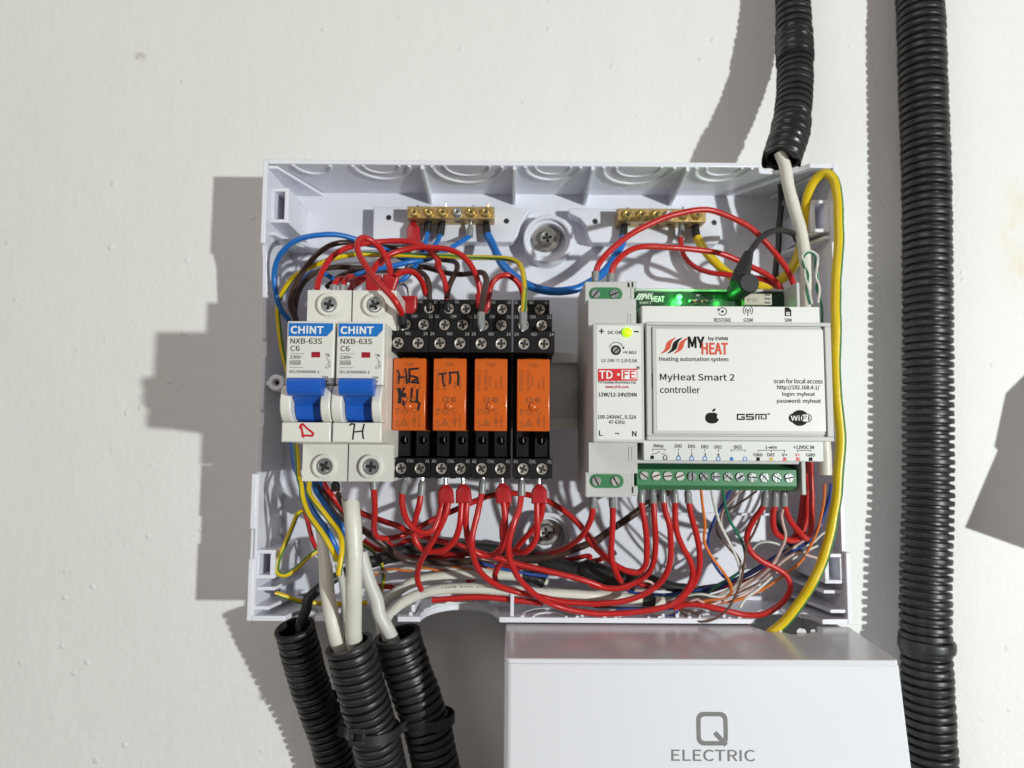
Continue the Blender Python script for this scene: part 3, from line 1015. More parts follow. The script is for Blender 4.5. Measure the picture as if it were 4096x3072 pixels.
def relay(label, xc, idx):
    t = thing('relay', label, 'relay', (xc, ZC - 3.6, 60), 'orange plug-in relays')
    O = (0, -3.6, 60)
    org = (xc, ZC)
    s = MB(O)
    s.box(-6.3, 6.3, -17.6, 10.3, 60, 87, M['orange'])
    for k in range(6):
        s.box(-3.2 + k * 1.1, -2.5 + k * 1.1, 9.6, 10.7, 80, 86.6, M['orange'])
    s.build('case', t, bevel=0.45)
    w = 87.0
    p = M['orange_print']
    s = MB(O)
    s.text('RT424012', (-5.3, -2.1, -4.0, 5.9), w, p, rot=90)
    s.text('SCHRACK', (-2.6, -2.0, -1.3, 6.0), w, p, rot=90)
    s.text('CHINA', (-0.75, -0.2, 0.1, 3.8), w, p, rot=90)
    s.text('12VDC', (1.6, -1.4, 2.5, 1.7), w, p, rot=90)
    s.text('8A/250VAC', (3.5, -1.5, 4.4, 3.6), w, p, rot=90)
    s.text('2311', (-1.6, 7.3, 1.6, 8.5), w, p, rot=180)
    s.text('TE', (-4.9, -11.6, -3.6, -9.0), w, p, rot=90, bold=0.03)
    s.text('10A/250VAC', (3.7, -16.6, 4.6, -11.4), w, p, rot=90)
    s.text('IEC 61810', (1.7, -16.2, 2.5, -11.6), w, p, rot=90)
    s.stroke([(-5.0, -15.6), (-4.4, -16.2), (-3.6, -15.6), (-4.4, -14.8), (-5.0, -14.2), (-3.6, -14.0)], 0.28, w, p)
    s.stroke([(-2.9, -15.6), (-0.4, -15.6), (-1.6, -13.0), (-2.9, -15.6)], 0.4, w, p)
    s.stroke([(-2.1, -14.9), (-1.1, -14.9)], 0.5, w, p)
    s.stroke(arc(-1.6, -10.3, 1.1, 0, 360, 14), 0.26, w, p)
    s.stroke([(-2.1, -10.3), (-1.1, -10.3)], 0.5, w, p)
    s.stroke(arc(2.1, -9.9, 0.95, 60, 330, 12), 0.34, w, p)
    s.stroke(arc(2.1, -13.9, 0.8, 0, 360, 10), 0.3, w, p)
    s.build('printed_lettering', t, flat=True)
    # moulded test window, stud and seam
    s = MB(O)
    o = M['orange']
    s.box(-2.6, -0.1, -6.5, -4.6, 86.6, 87.12, M['orange_print'])
    s.box(-2.3, -1.3, -6.2, -4.9, 87, 87.3, o)
    s.box(-0.9, -0.3, -6.2, -5.6, 87, 87.3, o)
    s.build('test_window', t, bevel=0.08)
    s = MB(O)
    s.ring(1.7, -5.6, 0.45, 1.0, 86.9, 87.3, M['orange_print'], 20, 0.1)
    s.ring(1.7, -5.6, 0.0, 0.42, 86.9, 87.3, o, 14, 0.1)
    s.build('test_button', t)
    s = MB(O)
    s.lathe(-0.2, -8.2, [(1.65, 86.9), (1.6, 87.3), (1.2, 87.7), (0.6, 87.95), (0.2, 88.0)], o, 24)
    s.build('locating_stud', t)
    s = MB(O)
    s.box(-6.2, 6.2, -7.05, -6.93, 87, 87.04, M['orange_print'])
    s.box(0.15, 0.24, -17.2, -7.05, 87, 87.04, M['orange_print'])
    s.build('mould_seam', t)
    if idx < 2:
        s = MB(O)
        k = M['ink']
        cv = lambda x, y: (K('B2', x, y, w)[0] - xc, K('B2', x, y, w)[1] - ZC)
        st = []
        if idx == 0:
            st = [[(188, 680), (200, 720), (192, 785)], [(190, 740), (262, 728)], [(250, 668), (258, 720), (262, 785)],
                  [(356, 664), (282, 670), (284, 720), (280, 778)], [(284, 722), (345, 738), (352, 782), (300, 776), (330, 755)],
                  [(192, 828), (200, 880), (196, 946)], [(204, 828), (210, 880), (208, 946)], [(200, 890), (252, 886)], [(200, 878), (250, 872)], [(238, 826), (222, 862), (246, 900)], [(240, 900), (232, 962)],
                  [(304, 826), (300, 880), (296, 932)], [(348, 838), (346, 890), (344, 932)], [(294, 934), (345, 934), (366, 952), (354, 1005)]]
        else:
            st = [[(524, 710), (585, 704)], [(556, 706), (556, 760), (568, 810)], [(612, 696), (618, 740), (614, 785)], [(612, 698), (680, 694), (684, 740), (680, 800)]]
        lift = 0.08
        for a in st:
            s.stroke([cv(*q) for q in a], 0.8, w, k, lift)
            lift += 0.012
        s.build('handwriting', t, flat=True)
    return t


rlabels = ('orange relay with two rows of black handwriting, beside the white breakers', 'orange relay with a single row of two black handwritten letters',
           'unmarked orange relay between the one with two letters and the last one', 'unmarked orange relay nearest the bare steel rail')
for i, x in enumerate((-39.0, -23.4, -7.5, 8.9)):
    relay(rlabels[i], x, i)

# ================================================================== power supply
PX = 39.8
psu = thing('power_supply', 'narrow light grey power supply with a glowing yellow-green lamp and a red maker panel', 'power supply', (PX, ZC, 40))
O = (0, 0, 40)
pm_ = M['psu']
s = MB(O)
s.box(-9.5, 9.3, -43.6, 44.2, 41, 73, pm_)
s.build('body', psu, bevel=0.45)
s = MB(O)
s.box(-9.45, 9.35, -33.5, 34.5, 72.8, 85, pm_)
for z in (20, -26):
    zz = z + 6.0 if z > 0 else z
    s.box(6.0, 6.25, zz - 2.6, zz + 2.6, 84.9, 85.2, pm_)
    s.box(7.2, 7.45, zz - 2.6, zz + 2.6, 84.9, 85.2, pm_)
    s.box(6.0, 7.45, zz + 2.4, zz + 2.6, 84.9, 85.2, pm_)
    s.box(6.0, 7.45, zz - 2.6, zz - 2.4, 84.9, 85.2, pm_)
s.build('middle_step', psu, bevel=0.45)
s = MB(O)
s.box(-9.45, 9.4, -21.8, 22.3, 84.8, 100, pm_)
s.build('nose', psu, bevel=0.45)
for z, py in ((K('B3', 255, 170, 73)[1] - ZC, 0), (K('B3', 250, 1490, 73)[1] - ZC, 1)):
    s = MB(O)
    xcg = K('B3', 252, 170, 73)[0] - PX
    s.prism_w(rrect(xcg - 6.8, xcg + 6.8, z - 2.75, z + 2.75, 2.7, 6), 73, 73.25, M['green_block'])
    tb = s.build('terminal_block', psu)
    for dx in (-4.15, 3.5):
        s = MB(O)
        s.ring(xcg + dx, z, 1.85, 2.1, 73.2, 73.4, M['green_block'], 24, 0.05)
        s.slot_screw(xcg + dx, z, 1.85, 73.75, M['zinc' if not py else 'dull_zinc'], 0.14, random.uniform(0.3, 1.0) + (PI / 2 if py else 0), 0.5)
        s.build('terminal_screw', tb)
lab = MB(O)
pl = [K('B3', x, y, 100) for x, y in ((187, 392), (507, 1198))]
lx0, lz1, lx1, lz0 = pl[0][0] - PX, pl[0][1] - ZC, pl[1][0] - PX, pl[1][1] - ZC
lab.prism_w(rrect(lx0, lx1, lz0, lz1, 0.9), 99.9, 100.12, M['paper'])
label = lab.build('front_label', psu)
W = 100.13
s = MB(O)
og = (PX, ZC)
bp = M['black_print']
tx = lambda st, bb, m=bp, bold=0.0: s.text(st, bb, W, m, 'B3', og, bold)
tx('+', (205, 416, 240, 448), bp, 0.04)
tx('DC OK', (268, 430, 366, 452), bp, 0.012)
tx('-', (452, 431, 484, 439), bp, 0.03)
tx('+V ADJ', (374, 572, 466, 592), bp, 0.012)
tx('12-24V', (220, 628, 315, 650))
tx('=', (324, 632, 354, 645))
tx('1.0-0.5A', (362, 628, 474, 652))
tx('TH Faraday Electronics Ltd.', (197, 784, 468, 806))
tx('www.td-fe.com', (250, 814, 413, 834), M['red_print'], 0.012)
tx('12W/12-24V/DIN', (200, 866, 469, 898), bp, 0.012)
tx('100-240VAC, 0.32A', (196, 1026, 468, 1056))
tx('47-63Hz', (273, 1062, 388, 1086))
tx('L', (205, 1134, 230, 1170), bp, 0.02)
tx('~', (318, 1148, 348, 1160), bp, 0.03)
tx('N', (440, 1138, 468, 1174), bp, 0.02)
tx('®', (470, 680, 492, 700))
cv = lambda x, y: (K('B3', x, y, W)[0] - PX, K('B3', x, y, W)[1] - ZC)
s.stroke([cv(326 + 50 * math.cos(math.radians(a)), 560 - 50 * math.sin(math.radians(a))) for a in range(165, 15, -10)], 0.22, W, bp)
s.poly([cv(366, 546), cv(384, 540), cv(380, 562)], W, bp)
s.poly([cv(196, 698), cv(474, 696), cv(476, 782), cv(197, 784)], W, M['red_print'])
s.build('printed_lettering', label, flat=True)
s = MB(O)
s.text('TD·', (207, 712, 350, 766), W + 0.05, M['white_logo'], 'B3', og, 0.02)
s.text('FE', (376, 712, 460, 766), W + 0.07, M['red_print'], 'B3', og, 0.02)
a, bq = cv(364, 706), cv(470, 772)
s.poly([a, (bq[0], a[1]), bq, (a[0], bq[1])], W + 0.05, M['white_logo'])
s.build('maker_lettering', label, flat=True)
s = MB(O)
lx, lz = cv(402, 442)
s.lathe(lx, lz, [(1.9, 100.1), (1.9, 100.5), (1.6, 101.1), (1.0, 101.5), (0.4, 101.65)], M['led_yellow'], 24)
s.build('indicator_lamp', psu)
s = MB(O)
lx, lz = cv(324, 566)
s.ring(lx, lz, 1.5, 1.85, 99.9, 100.3, M['black'], 24, 0.05)
s.lathe(lx, lz, [(1.6, 100.18), (1.5, 100.16)], M['black'], 24)
s.slot_screw(lx, lz, 1.2, 100.3, M['dull_zinc'], 0.2, 0.8, 0.1)
s.build('adjuster', psu)

# ================================================================== heating controller
HX = (50.1 + 118.6) / 2
HW = (118.6 - 50.1) / 2
ctl = thing('heating_controller', 'wide light grey controller with a printed front panel and a green terminal strip', 'controller', (HX, ZC, 40))
s = MB(O)
s.box(-HW - 1.0, HW, -42.0, 44.0, 41, 50, pm_)
s.box(HW - 1.4, HW, 30, 44.4, 49.8, 73, pm_)
s.box(-HW - 1.0, -HW + 0.4, 30, 44.4, 49.8, 73, pm_)
s.box(-HW - 2.6, -HW + 1.8, 41.5, 44.6, 55, 73, pm_)
s.prism_x([(44.4, 50), (44.4, 60), (43.4, 60), (42.0, 50)], -HW + 0.4, HW - 1.4, pm_)
s.box(HW - 1.4, HW + 0.4, -42.2, -28, 49.8, 73, pm_)
s.box(-HW - 1.4, -HW - 0.2, -42.2, -28, 49.8, 73, pm_)
s.box(-HW - 1.4, -HW + 1.2, -43.0, -39, 60, 73, pm_)
s.box(-HW, HW, -30, 30, 49.8, 72, pm_)
s.build('body', ctl, bevel=0.35)
s = MB(O)
s.box(-HW + 0.7, HW + 0.6, 20, 31.4, 71.8, 87, pm_)
s.box(-HW + 0.9, HW + 1.4, -28.6, -20, 71.8, 87, pm_)
s.build('middle_step', ctl, bevel=0.3)
s = MB(O)
s.box(-HW, HW, -20.9, 23.0, 86.8, 98.6, pm_)
for (x0, x1, z0, z1, w) in ((-HW, HW, 21.6, 23.0, 100), (-HW, HW, -20.9, -19.2, 100), (-HW, -HW + 1.8, -19.2, 21.6, 100), (HW - 2.4, HW, -19.2, 21.6, 100)):
    s.box(x0, x1, z0, z1, 98.4, w, pm_)
s.box(-HW + 2.4, HW - 3.0, -18.6, 21.0, 98.4, 99.5, pm_)
s.build('front_cover', ctl, bevel=0.3)
s = MB(O)
q0, q1 = K('B3', 606, 418, 99.6), K('B3', 1808, 1140, 99.6)
s.box(q0[0] - HX, q1[0] - HX, q1[1] - ZC, q0[1] - ZC, 99.4, 99.62, M['paper'])
panel = s.build('front_label', ctl)
for px in (574, 1822):
    s = MB(O)
    a, c = K('B3', px - 8, 728, 99.3), K('B3', px + 8, 822 if px < 1000 else 835, 99.3)
    s.box(a[0] - HX, c[0] - HX, c[1] - ZC, a[1] - ZC, 98.5, 99.4, M['rubber'] if px < 1000 else M['grey_print'])
    s.build('cover_notch', ctl)
W = 99.63
og = (HX, ZC)
s = MB(O)
bp = M['black_print']
tx = lambda st, bb, m=bp, bold=0.0: s.text(st, bb, W, m, 'B3', og, bold)
cv = lambda x, y: (K('B3', x, y, W)[0] - HX, K('B3', x, y, W)[1] - ZC)
tx('MY', (836, 473, 946, 548), bp, 0.035)
tx('by EVAN', (978, 472, 1112, 502), bp, 0.015)
tx('HEAT', (932, 517, 1111, 594), M['red_orange_print'], 0.035)
tx('Heating automation system', (630, 616, 1117, 650))
tx('MyHeat Smart 2', (636, 736, 1160, 792))
tx('controller', (636, 822, 916, 868))
tx('scan for local access', (1440, 768, 1782, 800))
tx('http://192.168.4.1/', (1464, 814, 1760, 850))
tx('login: myheat', (1500, 862, 1729, 896))
tx('password: myheat', (1462, 910, 1770, 945))


def flame(x0):
    L_, R_ = [], []
    for k in range(11):
        t = k / 10
        y = 592 - t * 116
        xm = x0 + t * 105 + 14 * math.sin((t - 0.5) * 2 * PI) * -1
        hw = 23 * (math.sin(PI * min(1, max(0, t))) ** 0.55) * 0.72 + 2
        L_.append(cv(xm - hw, y))
        R_.append(cv(xm + hw, y))
    return L_, R_


for x0, m in ((642, M['red_orange_print']), (688, bp), (732, M['red_orange_print'])):
    L_, R_ = flame(x0)
    for k in range(10):
        s.poly([L_[k], R_[k], R_[k + 1], L_[k + 1]], W, m)
# round fruit mark with a leaf and a bite
ap = []
for k in range(40):
    a = 2 * PI * k / 40
    r = 45 * (1 + 0.05 * math.cos(2 * a) - 0.14 * max(0, math.sin(a)) ** 6 - 0.08 * max(0, -math.sin(a)) ** 10)
    x, y = 1003 + r * 1.04 * math.cos(a), 1044 - r * 1.0 * math.sin(a)
    d = math.hypot(x - 1056, y - 1034)
    if d < 21:
        x, y = 1056 + (x - 1056) * 21 / d, 1034 + (y - 1034) * 21 / d
    ap.append((x, y))
c0 = cv(998, 1046)
for k in range(40):
    s.poly([c0, cv(*ap[k]), cv(*ap[(k + 1) % 40])], W, bp)
s.poly([cv(1003, 1000), cv(1006, 988), cv(1016, 979), cv(1028, 977), cv(1026, 988), cv(1017, 998)], W, bp)
# mobile network mark
for st in ([(1232, 1020), (1182, 1020), (1182, 1054), (1230, 1054), (1230, 1038), (1210, 1038)], [(1294, 1020), (1248, 1020), (1248, 1037), (1294, 1037), (1294, 1054), (1246, 1054)]):
    s.stroke([cv(*q) for q in st], 0.52, W, bp)
for st in ([(1312, 1054), (1312, 1020), (1384, 1020), (1384, 1054)], [(1334, 1030), (1334, 1054)], [(1352, 1030), (1352, 1054)], [(1368, 1046), (1368, 1054)], [(1396, 1017), (1410, 1017)]):
    s.stroke([cv(*q) for q in st], 0.46, W, bp)
# wireless mark
ov = [cv(1622 + 62 * math.cos(2 * PI * k / 36), 1045 - 56 * math.sin(2 * PI * k / 36)) for k in range(36)]
s.poly(ov, W, bp)
pill = [cv(x, y) for x, y in rrect(1544, 1706, 1014, 1076, 30, 6)]
s.poly(pill, W + 0.02, bp)
s.build('printed_lettering', panel, flat=True)
s = MB(O)
pill2 = [cv(x, y) for x, y in rrect(1630, 1700, 1020, 1070, 24, 6)]
s.poly(pill2, W + 0.05, M['paper'])
s.text('Wi', (1560, 1028, 1620, 1062), W + 0.05, M['paper'], 'B3', og, 0.02)
s.text('Fi', (1640, 1028, 1690, 1062), W + 0.08, bp, 'B3', og, 0.02)
s.build('wireless_mark', panel, flat=True)
# upper strip
s = MB(O)
W2 = 87.02
a, c = K('B3', 512, 254, W2), K('B3', 1762, 354, W2)
s.box(a[0] - HX, c[0] - HX, c[1] - ZC - 2, a[1] - ZC, 86.9, W2 + 0.06, M['paper'])
up = s.build('upper_label', ctl)
W2 += 0.07
s = MB(O)
cv2 = lambda x, y: (K('B3', x, y, W2)[0] - HX, K('B3', x, y, W2)[1] - ZC)
for st, bb in (('RESTORE', (1017, 341, 1135, 366)), ('GSM', (1226, 341, 1288, 366)), ('SIM', (1515, 341, 1562, 366))):
    s.text(st, bb, W2, bp, 'B3', og)
s.stroke([cv2(1076 + 29 * math.cos(math.radians(a)), 293 - 27 * math.sin(math.radians(a))) for a in range(150, -170, -16)], 0.3, W2, bp)
s.poly([cv2(1042, 268), cv2(1042, 290), cv2(1062, 284)], W2, bp)
s.poly([cv2(1076 + 9 * math.cos(2 * PI * k / 12), 293 - 9 * math.sin(2 * PI * k / 12)) for k in range(12)], W2, bp)
for r in (18, 34):
    for d in (0, 180):
        s.stroke([cv2(1256 + r * math.cos(math.radians(d + a)), 286 - r * math.sin(math.radians(d + a))) for a in range(-50, 51, 20)], 0.28, W2, bp)
s.stroke([cv2(1256, 286), cv2(1256, 324)], 0.3, W2, bp)
s.poly([cv2(1256 + 7 * math.cos(2 * PI * k / 12), 285 - 7 * math.sin(2 * PI * k / 12)) for k in range(12)], W2, bp)
s.poly([cv2(1516, 264), cv2(1544, 264), cv2(1562, 284), cv2(1562, 326), cv2(1516, 326)], W2, bp)
s.poly([cv2(1526, 296), cv2(1552, 296), cv2(1552, 320), cv2(1526, 320)], W2 + 0.03, M['paper'])
s.stroke([cv2(1539, 296), cv2(1539, 320)], 0.15, W2 + 0.04, bp)
s.stroke([cv2(1526, 306), cv2(1552, 306)], 0.15, W2 + 0.04, bp)
s.build('printed_lettering', up, flat=True)
# lower strip
s = MB(O)
W3 = 87.02
a, c = K('B3', 522, 1226, W3), K('B3', 1790, 1348, W3)
s.box(a[0] - HX, c[0] - HX, c[1] - ZC, a[1] - ZC + 1, 86.9, W3 + 0.06, M['paper'])
lo = s.build('lower_label', ctl)
W3 += 0.07
s = MB(O)
cv3 = lambda x, y: (K('B3', x, y, W3)[0] - HX, K('B3', x, y, W3)[1] - ZC)
for st, bb, m in (('Relay', (592, 1228, 661, 1258), bp), ('DIO', (741, 1231, 789, 1255), bp), ('DIO', (835, 1233, 883, 1257), bp), ('DIO', (928, 1236, 976, 1260), bp), ('DIO', (1021, 1238, 1070, 1262), bp),
                  ('1', (760, 1288, 772, 1310), bp), ('2', (852, 1290, 867, 1312), bp), ('3', (946, 1292, 961, 1314), bp), ('4', (1039, 1294, 1056, 1316), bp), ('BUS', (1160, 1238, 1212, 1262), bp),
                  ('1-wire', (1382, 1240, 1460, 1262), bp), ('GND', (1297, 1294, 1358, 1316), bp), ('DAT', (1395, 1294, 1446, 1316), bp), ('V+', (1495, 1295, 1536, 1317), bp),
                  ('+12VDC IN', (1578, 1240, 1722, 1264), bp), ('V+', (1588, 1295, 1626, 1317), M['red_print']), ('GND', (1668, 1295, 1730, 1317), bp)):
    s.text(st, bb, W3, m, 'B3', og, 0.006)
for st in ([(582, 1276), (582, 1265), (674, 1265), (674, 1276)], [(582, 1298), (604, 1298)], [(604, 1298), (634, 1282)], [(646, 1298), (670, 1298)], [(766, 1262), (766, 1276)], [(859, 1264), (859, 1278)], [(952, 1266), (952, 1280)], [(1047, 1268), (1047, 1282)],
           [(1138, 1282), (1138, 1271), (1236, 1271), (1236, 1282)], [(1328, 1284), (1328, 1273), (1516, 1273), (1516, 1284)], [(1421, 1273), (1421, 1284)], [(1606, 1284), (1606, 1274), (1700, 1274), (1700, 1284)]):
    s.stroke([cv3(*q) for q in st], 0.22, W3, bp)
bp_, blp = bp, M['blue_print']
for x, y, m, hollow in ((580, 1322, bp, 0), (672, 1324, bp, 1), (766, 1328, blp, 1), (859, 1330, blp, 1), (952, 1331, blp, 1), (1047, 1332, blp, 1), (1141, 1333, blp, 0), (1236, 1334, blp, 1), (1328, 1334, bp, 0), (1421, 1335, M['yellow_print'], 0), (1516, 1335, M['red_print'], 0), (1608, 1335, M['red_print'], 0), (1699, 1335, bp, 0)):
    h, v = 13, 13
    P = [(x - h, y + v), (x - h, y - 3), (x - h * 0.6, y - v), (x + h * 0.6, y - v), (x + h, y - 3), (x + h, y + v)]
    if hollow:
        s.stroke([cv3(*q) for q in P + P[:1]], 0.3, W3, m)
    else:
        s.poly([cv3(*q) for q in P], W3, m)
s.build('printed_lettering', lo, flat=True)
# green terminal strip
gz0, gz1 = K('B3', 1000, 1557, 72)[1] - ZC, K('B3', 1000, 1407, 72)[1] - ZC
gx0, gx1 = K('B3', 470, 1480, 72)[0] - HX, K('B3', 1602, 1480, 72)[0] - HX
s = MB(O)
gm = M['green_block']
s.prism_x([(gz0 + 1.0, 50), (gz0 + 0.6, 66), (gz0, 69), (gz0 + 0.8, 70), (gz0 + 1.8, 72), (gz1, 72), (gz1 + 0.2, 70), (gz1 + 3.2, 60), (gz1 + 6.0, 60), (gz1 + 6.0, 50)], gx0, gx1, gm)
strip = s.build('terminal_strip', ctl, bevel=0.25)
sxs = (522, 606, 690, 775, 860, 946, 1030, 1115, 1200, 1287, 1373, 1459, 1546)
sm = ('dull_zinc', 'nickel', 'dull_zinc', 'dull_zinc', 'zinc', 'zinc', 'zinc', 'zinc', 'zinc', 'zinc', 'zinc', 'zinc', 'zinc')
for i, px in enumerate(sxs):
    p = K('B3', px, 1452 + i * 1.3, 72)
    s = MB(O)
    s.ring(p[0] - HX, p[1] - ZC, 1.75, 1.98, 71.5, 72.2, gm, 24, 0.05)
    s.slot_screw(p[0] - HX, p[1] - ZC, 1.74, 72.6, M['strip_zinc' if sm[i] == 'zinc' else sm[i]], 0.15, (-0.6, 0.3, 0.1, 0.4, 1.6, -0.75, 0.0, -0.7, 0.5, 0.0, -0.8, -0.5, 0.2)[i], 0.5)
    s.build('terminal_screw', strip)
    s = MB(O)
    s.box(p[0] - HX - 0.75, p[0] - HX + 0.75, gz1 + 1.6, gz1 + 3.4, 60.6, 62.2 + 1.2, M['rubber'])
    s.build('test_slot', strip)
# circuit board in the upper bay
s = MB(O)
s.box(-HW + 0.5, HW - 1.5, 29, 42.4, 58, 60, M['pcb'])
pcb = s.build('circuit_board', ctl)
WB = 60.02
s = MB(O)
wp = M['white_print']
for k in range(3):
    x0 = 456 + k * 20
    cvb = lambda x, y: (K('B3', x, y, WB)[0] - HX, K('B3', x, y, WB)[1] - ZC)
    s.poly([cvb(x0, 212), cvb(x0 + 14, 212), cvb(x0 + 46, 166), cvb(x0 + 30, 166)], WB, wp)
s.text('MY', (534, 166, 582, 206), WB, wp, 'B3', og, 0.03)
s.text('HEAT', (576, 186, 664, 224), WB, wp, 'B3', og, 0.03)
s.text('SMART 2', (490, 222, 572, 240), WB, wp, 'B3', og)
s.build('printed_lettering', pcb, flat=True)
s = MB(O)
rs = random.Random(3)
for k in range(15):
    px, py = rs.uniform(850, 1040), rs.uniform(176, 236)
    p = K('B3', px, py, 61)
    a = rs.uniform(0.3, 0.8)
    s.box(p[0] - HX - a, p[0] - HX + a, p[1] - ZC - a * 0.5, p[1] - ZC + a * 0.5, 60, 60.6, (M['dull_zinc'], M['brass'], M['black'], M['black'])[k % 4])
s.build('small_component', pcb)
s = MB(O)
a, c = K('B3', 1232, 168, 64), K('B3', 1425, 246, 64)
s.box(a[0] - HX, c[0] - HX, c[1] - ZC, a[1] - ZC, 60, 64, M['socket'])
for px in (1268, 1306):
    p = K('B3', px, 212, 64)
    s.ring(p[0] - HX, p[1] - ZC, 0.3, 0.9, 63.8, 64.25, M['dull_zinc'], 16, 0.08)
for k in range(5):
    p = K('B3', 1392, 176 + k * 14, 64)
    s.box(p[0] - HX - 0.9, p[0] - HX + 1.2, p[1] - ZC - 0.25, p[1] - ZC + 0.25, 63.9, 64.3, (M['rubber'], M['zinc'])[k % 2])
s.build('board_connector', pcb)
leds = []
for px, py, sz in ((775, 188, 1.15), (775, 228, 1.0), (850, 214, 0.35)):
    p = K('B3', px, py, 62)
    s = MB(O)
    s.lathe(p[0] - HX, p[1] - ZC, [(sz, 60), (sz, 61.6), (sz * 0.7, 62.2), (sz * 0.2, 62.4)], M['led'], 16)
    s.build('indicator_lamp', pcb)
    leds.append(p)
p = K('B3', 775, 206, 64)
lamp('indicator_glow', 'POINT', (p[0] * MM, -0.0645, p[1] * MM), 0.0075, (0.06, 1.0, 0.12), 0.001)
p = K('B3', 1085, 205, 62)
lamp('plug_glow', 'POINT', (p[0] * MM - 0.0015, -0.0635, p[1] * MM - 0.001), 0.0022, (0.06, 1.0, 0.12), 0.0008)

# ================================================================== brass terminal bars


def bar(label, crop, x0, x1, y0, y1, screws, zinc_i):
    p, q = K(crop, x0, y0, 26), K(crop, x1, y1, 26)
    at = ((p[0] + q[0]) / 2, (p[1] + q[1]) / 2, 16)
    t = thing('terminal_bar', label, 'terminal bar', at, 'pair of brass terminal bars')
    s = MB(at)
    s.box(p[0], q[0], q[1], p[1], 16.2, 26, M['brass'])
    s.build('bar', t, bevel=0.3)
    for i, sx in enumerate(screws):
        c = K(crop, sx, (y0 + y1) / 2, 27)
        s = MB(at)
        m = M['zinc' if i == zinc_i else 'brass_screw']
        r = 2.45
        s.lathe(c[0], c[1], [(r, 25.9), (r, 26.6), (r * 0.9, 27.4), (r * 0.75, 27.8)], m, 24)
        s.cross_screw(c[0], c[1], r * 0.75, 28.4, m, 0.2, random.uniform(0, 1.5), 0.7)
        s.build('clamp_screw', t)
        s = MB(at)
        # the wire end that pokes out above the bar
        if i != zinc_i and not (crop == 'A3' and i in (1, 2)):
            s.tube([(c[0] + 0.5, p[1] - 0.5, 21), (c[0] + 0.6, p[1] + 1.0, 21.2), (c[0] + 0.8, p[1] + random.uniform(1.6, 3.0), 21.8)], 0.55, M['copper' if i == 5 else 'zinc'], 8)
            s.build('wire_end', t)
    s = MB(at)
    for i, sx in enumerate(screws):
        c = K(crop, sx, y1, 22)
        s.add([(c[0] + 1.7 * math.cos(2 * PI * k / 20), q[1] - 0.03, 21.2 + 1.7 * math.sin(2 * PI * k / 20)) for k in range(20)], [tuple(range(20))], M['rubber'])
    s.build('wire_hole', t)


bar('brass terminal bar above the relays with four blue wires in it', 'A2', -195, 765, 620, 762, (-115, 42, 198, 362, 515, 675), 3)
bar('brass terminal bar under the red arching wire, with blue, red and yellow wires', 'A3', 345, 1055, 468, 578, (425, 540, 655, 760, 880, 985), 3)

# ================================================================== the closed box below
QA = ((-1.5 + 147) / 2, -150, 0)
q = thing('junction_box', 'closed glossy white box with a grey maker mark, right below the open box', 'electrical box', QA)
cm = M['cover']
QT, QL, QR, QB, QF = -78.0, -1.6, 147.4, -230.0, 94.0
s = MB(QA)
# front and sides: cross-section that narrows toward the front
s.prism_z([(QL, 0), (QL, QF - 2), (QL + 2.0, QF), (141.0, QF), (142.6, QF - 1.0), (QR, 46), (QR, 0), (QR - 2.4, 0), (QR - 2.4, 45), (140.2, QF - 2.6), (QL + 2.4, QF - 2.6), (QL + 2.4, 0)], QB, QT - 1.6, cm)
s.v = [(x + ((QT - z) * 0.088 if x > 130 else 0), z, w) for x, z, w in s.v]
s.build('shell', q, bevel=0.8)
s = MB(QA)
x_a, x_b = K('C3', 1440, 1300, 48)[0], K('C3', 1960, 1300, 48)[0]
jag = []
rj = random.Random(11)
for i in range(17):
    t = i / 16
    jag.append((x_b + (x_a - x_b) * t, 45.5 + 12 * math.sin(PI * t) ** 0.5 * (0.8 + 0.35 * rj.random()) * (0 < i < 16)))
s.prism_z([(QL + 0.4, 0), (QL + 0.4, QF - 1.2), (QL + 1.8, QF - 0.1), (141.0, QF - 0.1), (142.4, QF - 1.2), (QR - 0.3, 46)] + [(QR - 0.3, 45.5)] + jag + [(x_a - 0.5, 0)], QT - 2.0, QT, cm)
s.build('top_panel', q, bevel=0.7)
s = MB(QA)
for i, hh, wd in ((3, 0.8, 1.8), (6, 1.5, 4.2), (11, 0.7, 1.6)):
    x, w = jag[i]
    e = rj.uniform(-0.8, 0.8)
    s.add([(x - wd / 2, QT - 0.4, w + 0.5), (x + wd / 2, QT - 0.4, w + 0.5), (x + wd * 0.35 + e, QT + hh * 0.8, w - 0.6), (x - wd * 0.15 + e, QT + hh, w - 0.9), (x - wd * 0.45, QT + hh * 0.5, w - 0.3), (x, QT - 1.0, w - 0.8)], [(0, 1, 2, 3, 4), (0, 5, 1), (1, 5, 2), (2, 5, 3), (3, 5, 4), (4, 5, 0)], M['chip'])
s.build('torn_edge', q)
s = MB(QA)
gp = M['grey_print']
gp = mat('silver_grey_print', (0.20, 0.205, 0.20), 0.35)
cv = lambda x, y: K('C5', x, y, QF)[:2]
p0, p1 = cv(893, 586), cv(1017, 451)
x0, z0, x1, z1 = p0[0], p0[1], p1[0], p1[1]
lw = 1.55
outr = rrect(x0, x1, z0, z1, 2.6, 6)
inr = rrect(x0 + lw, x1 - lw, z0 + lw, z1 - lw, 1.5, 6)
n = len(outr)
s.add([(x, z, QF + 0.06) for x, z in outr + inr], [(i, (i + 1) % n, n + (i + 1) % n, n + i) for i in range(n)], gp)
s.stroke([cv(970, 538), cv(1008, 580)], 1.7, QF, gp, 0.09)
s.text('ELECTRIC', (792, 604, 1127, 648), QF, gp, 'C5', (0, 0), 0.0)
s.build('maker_lettering', q, flat=True)

# ================================================================== corrugated conduits


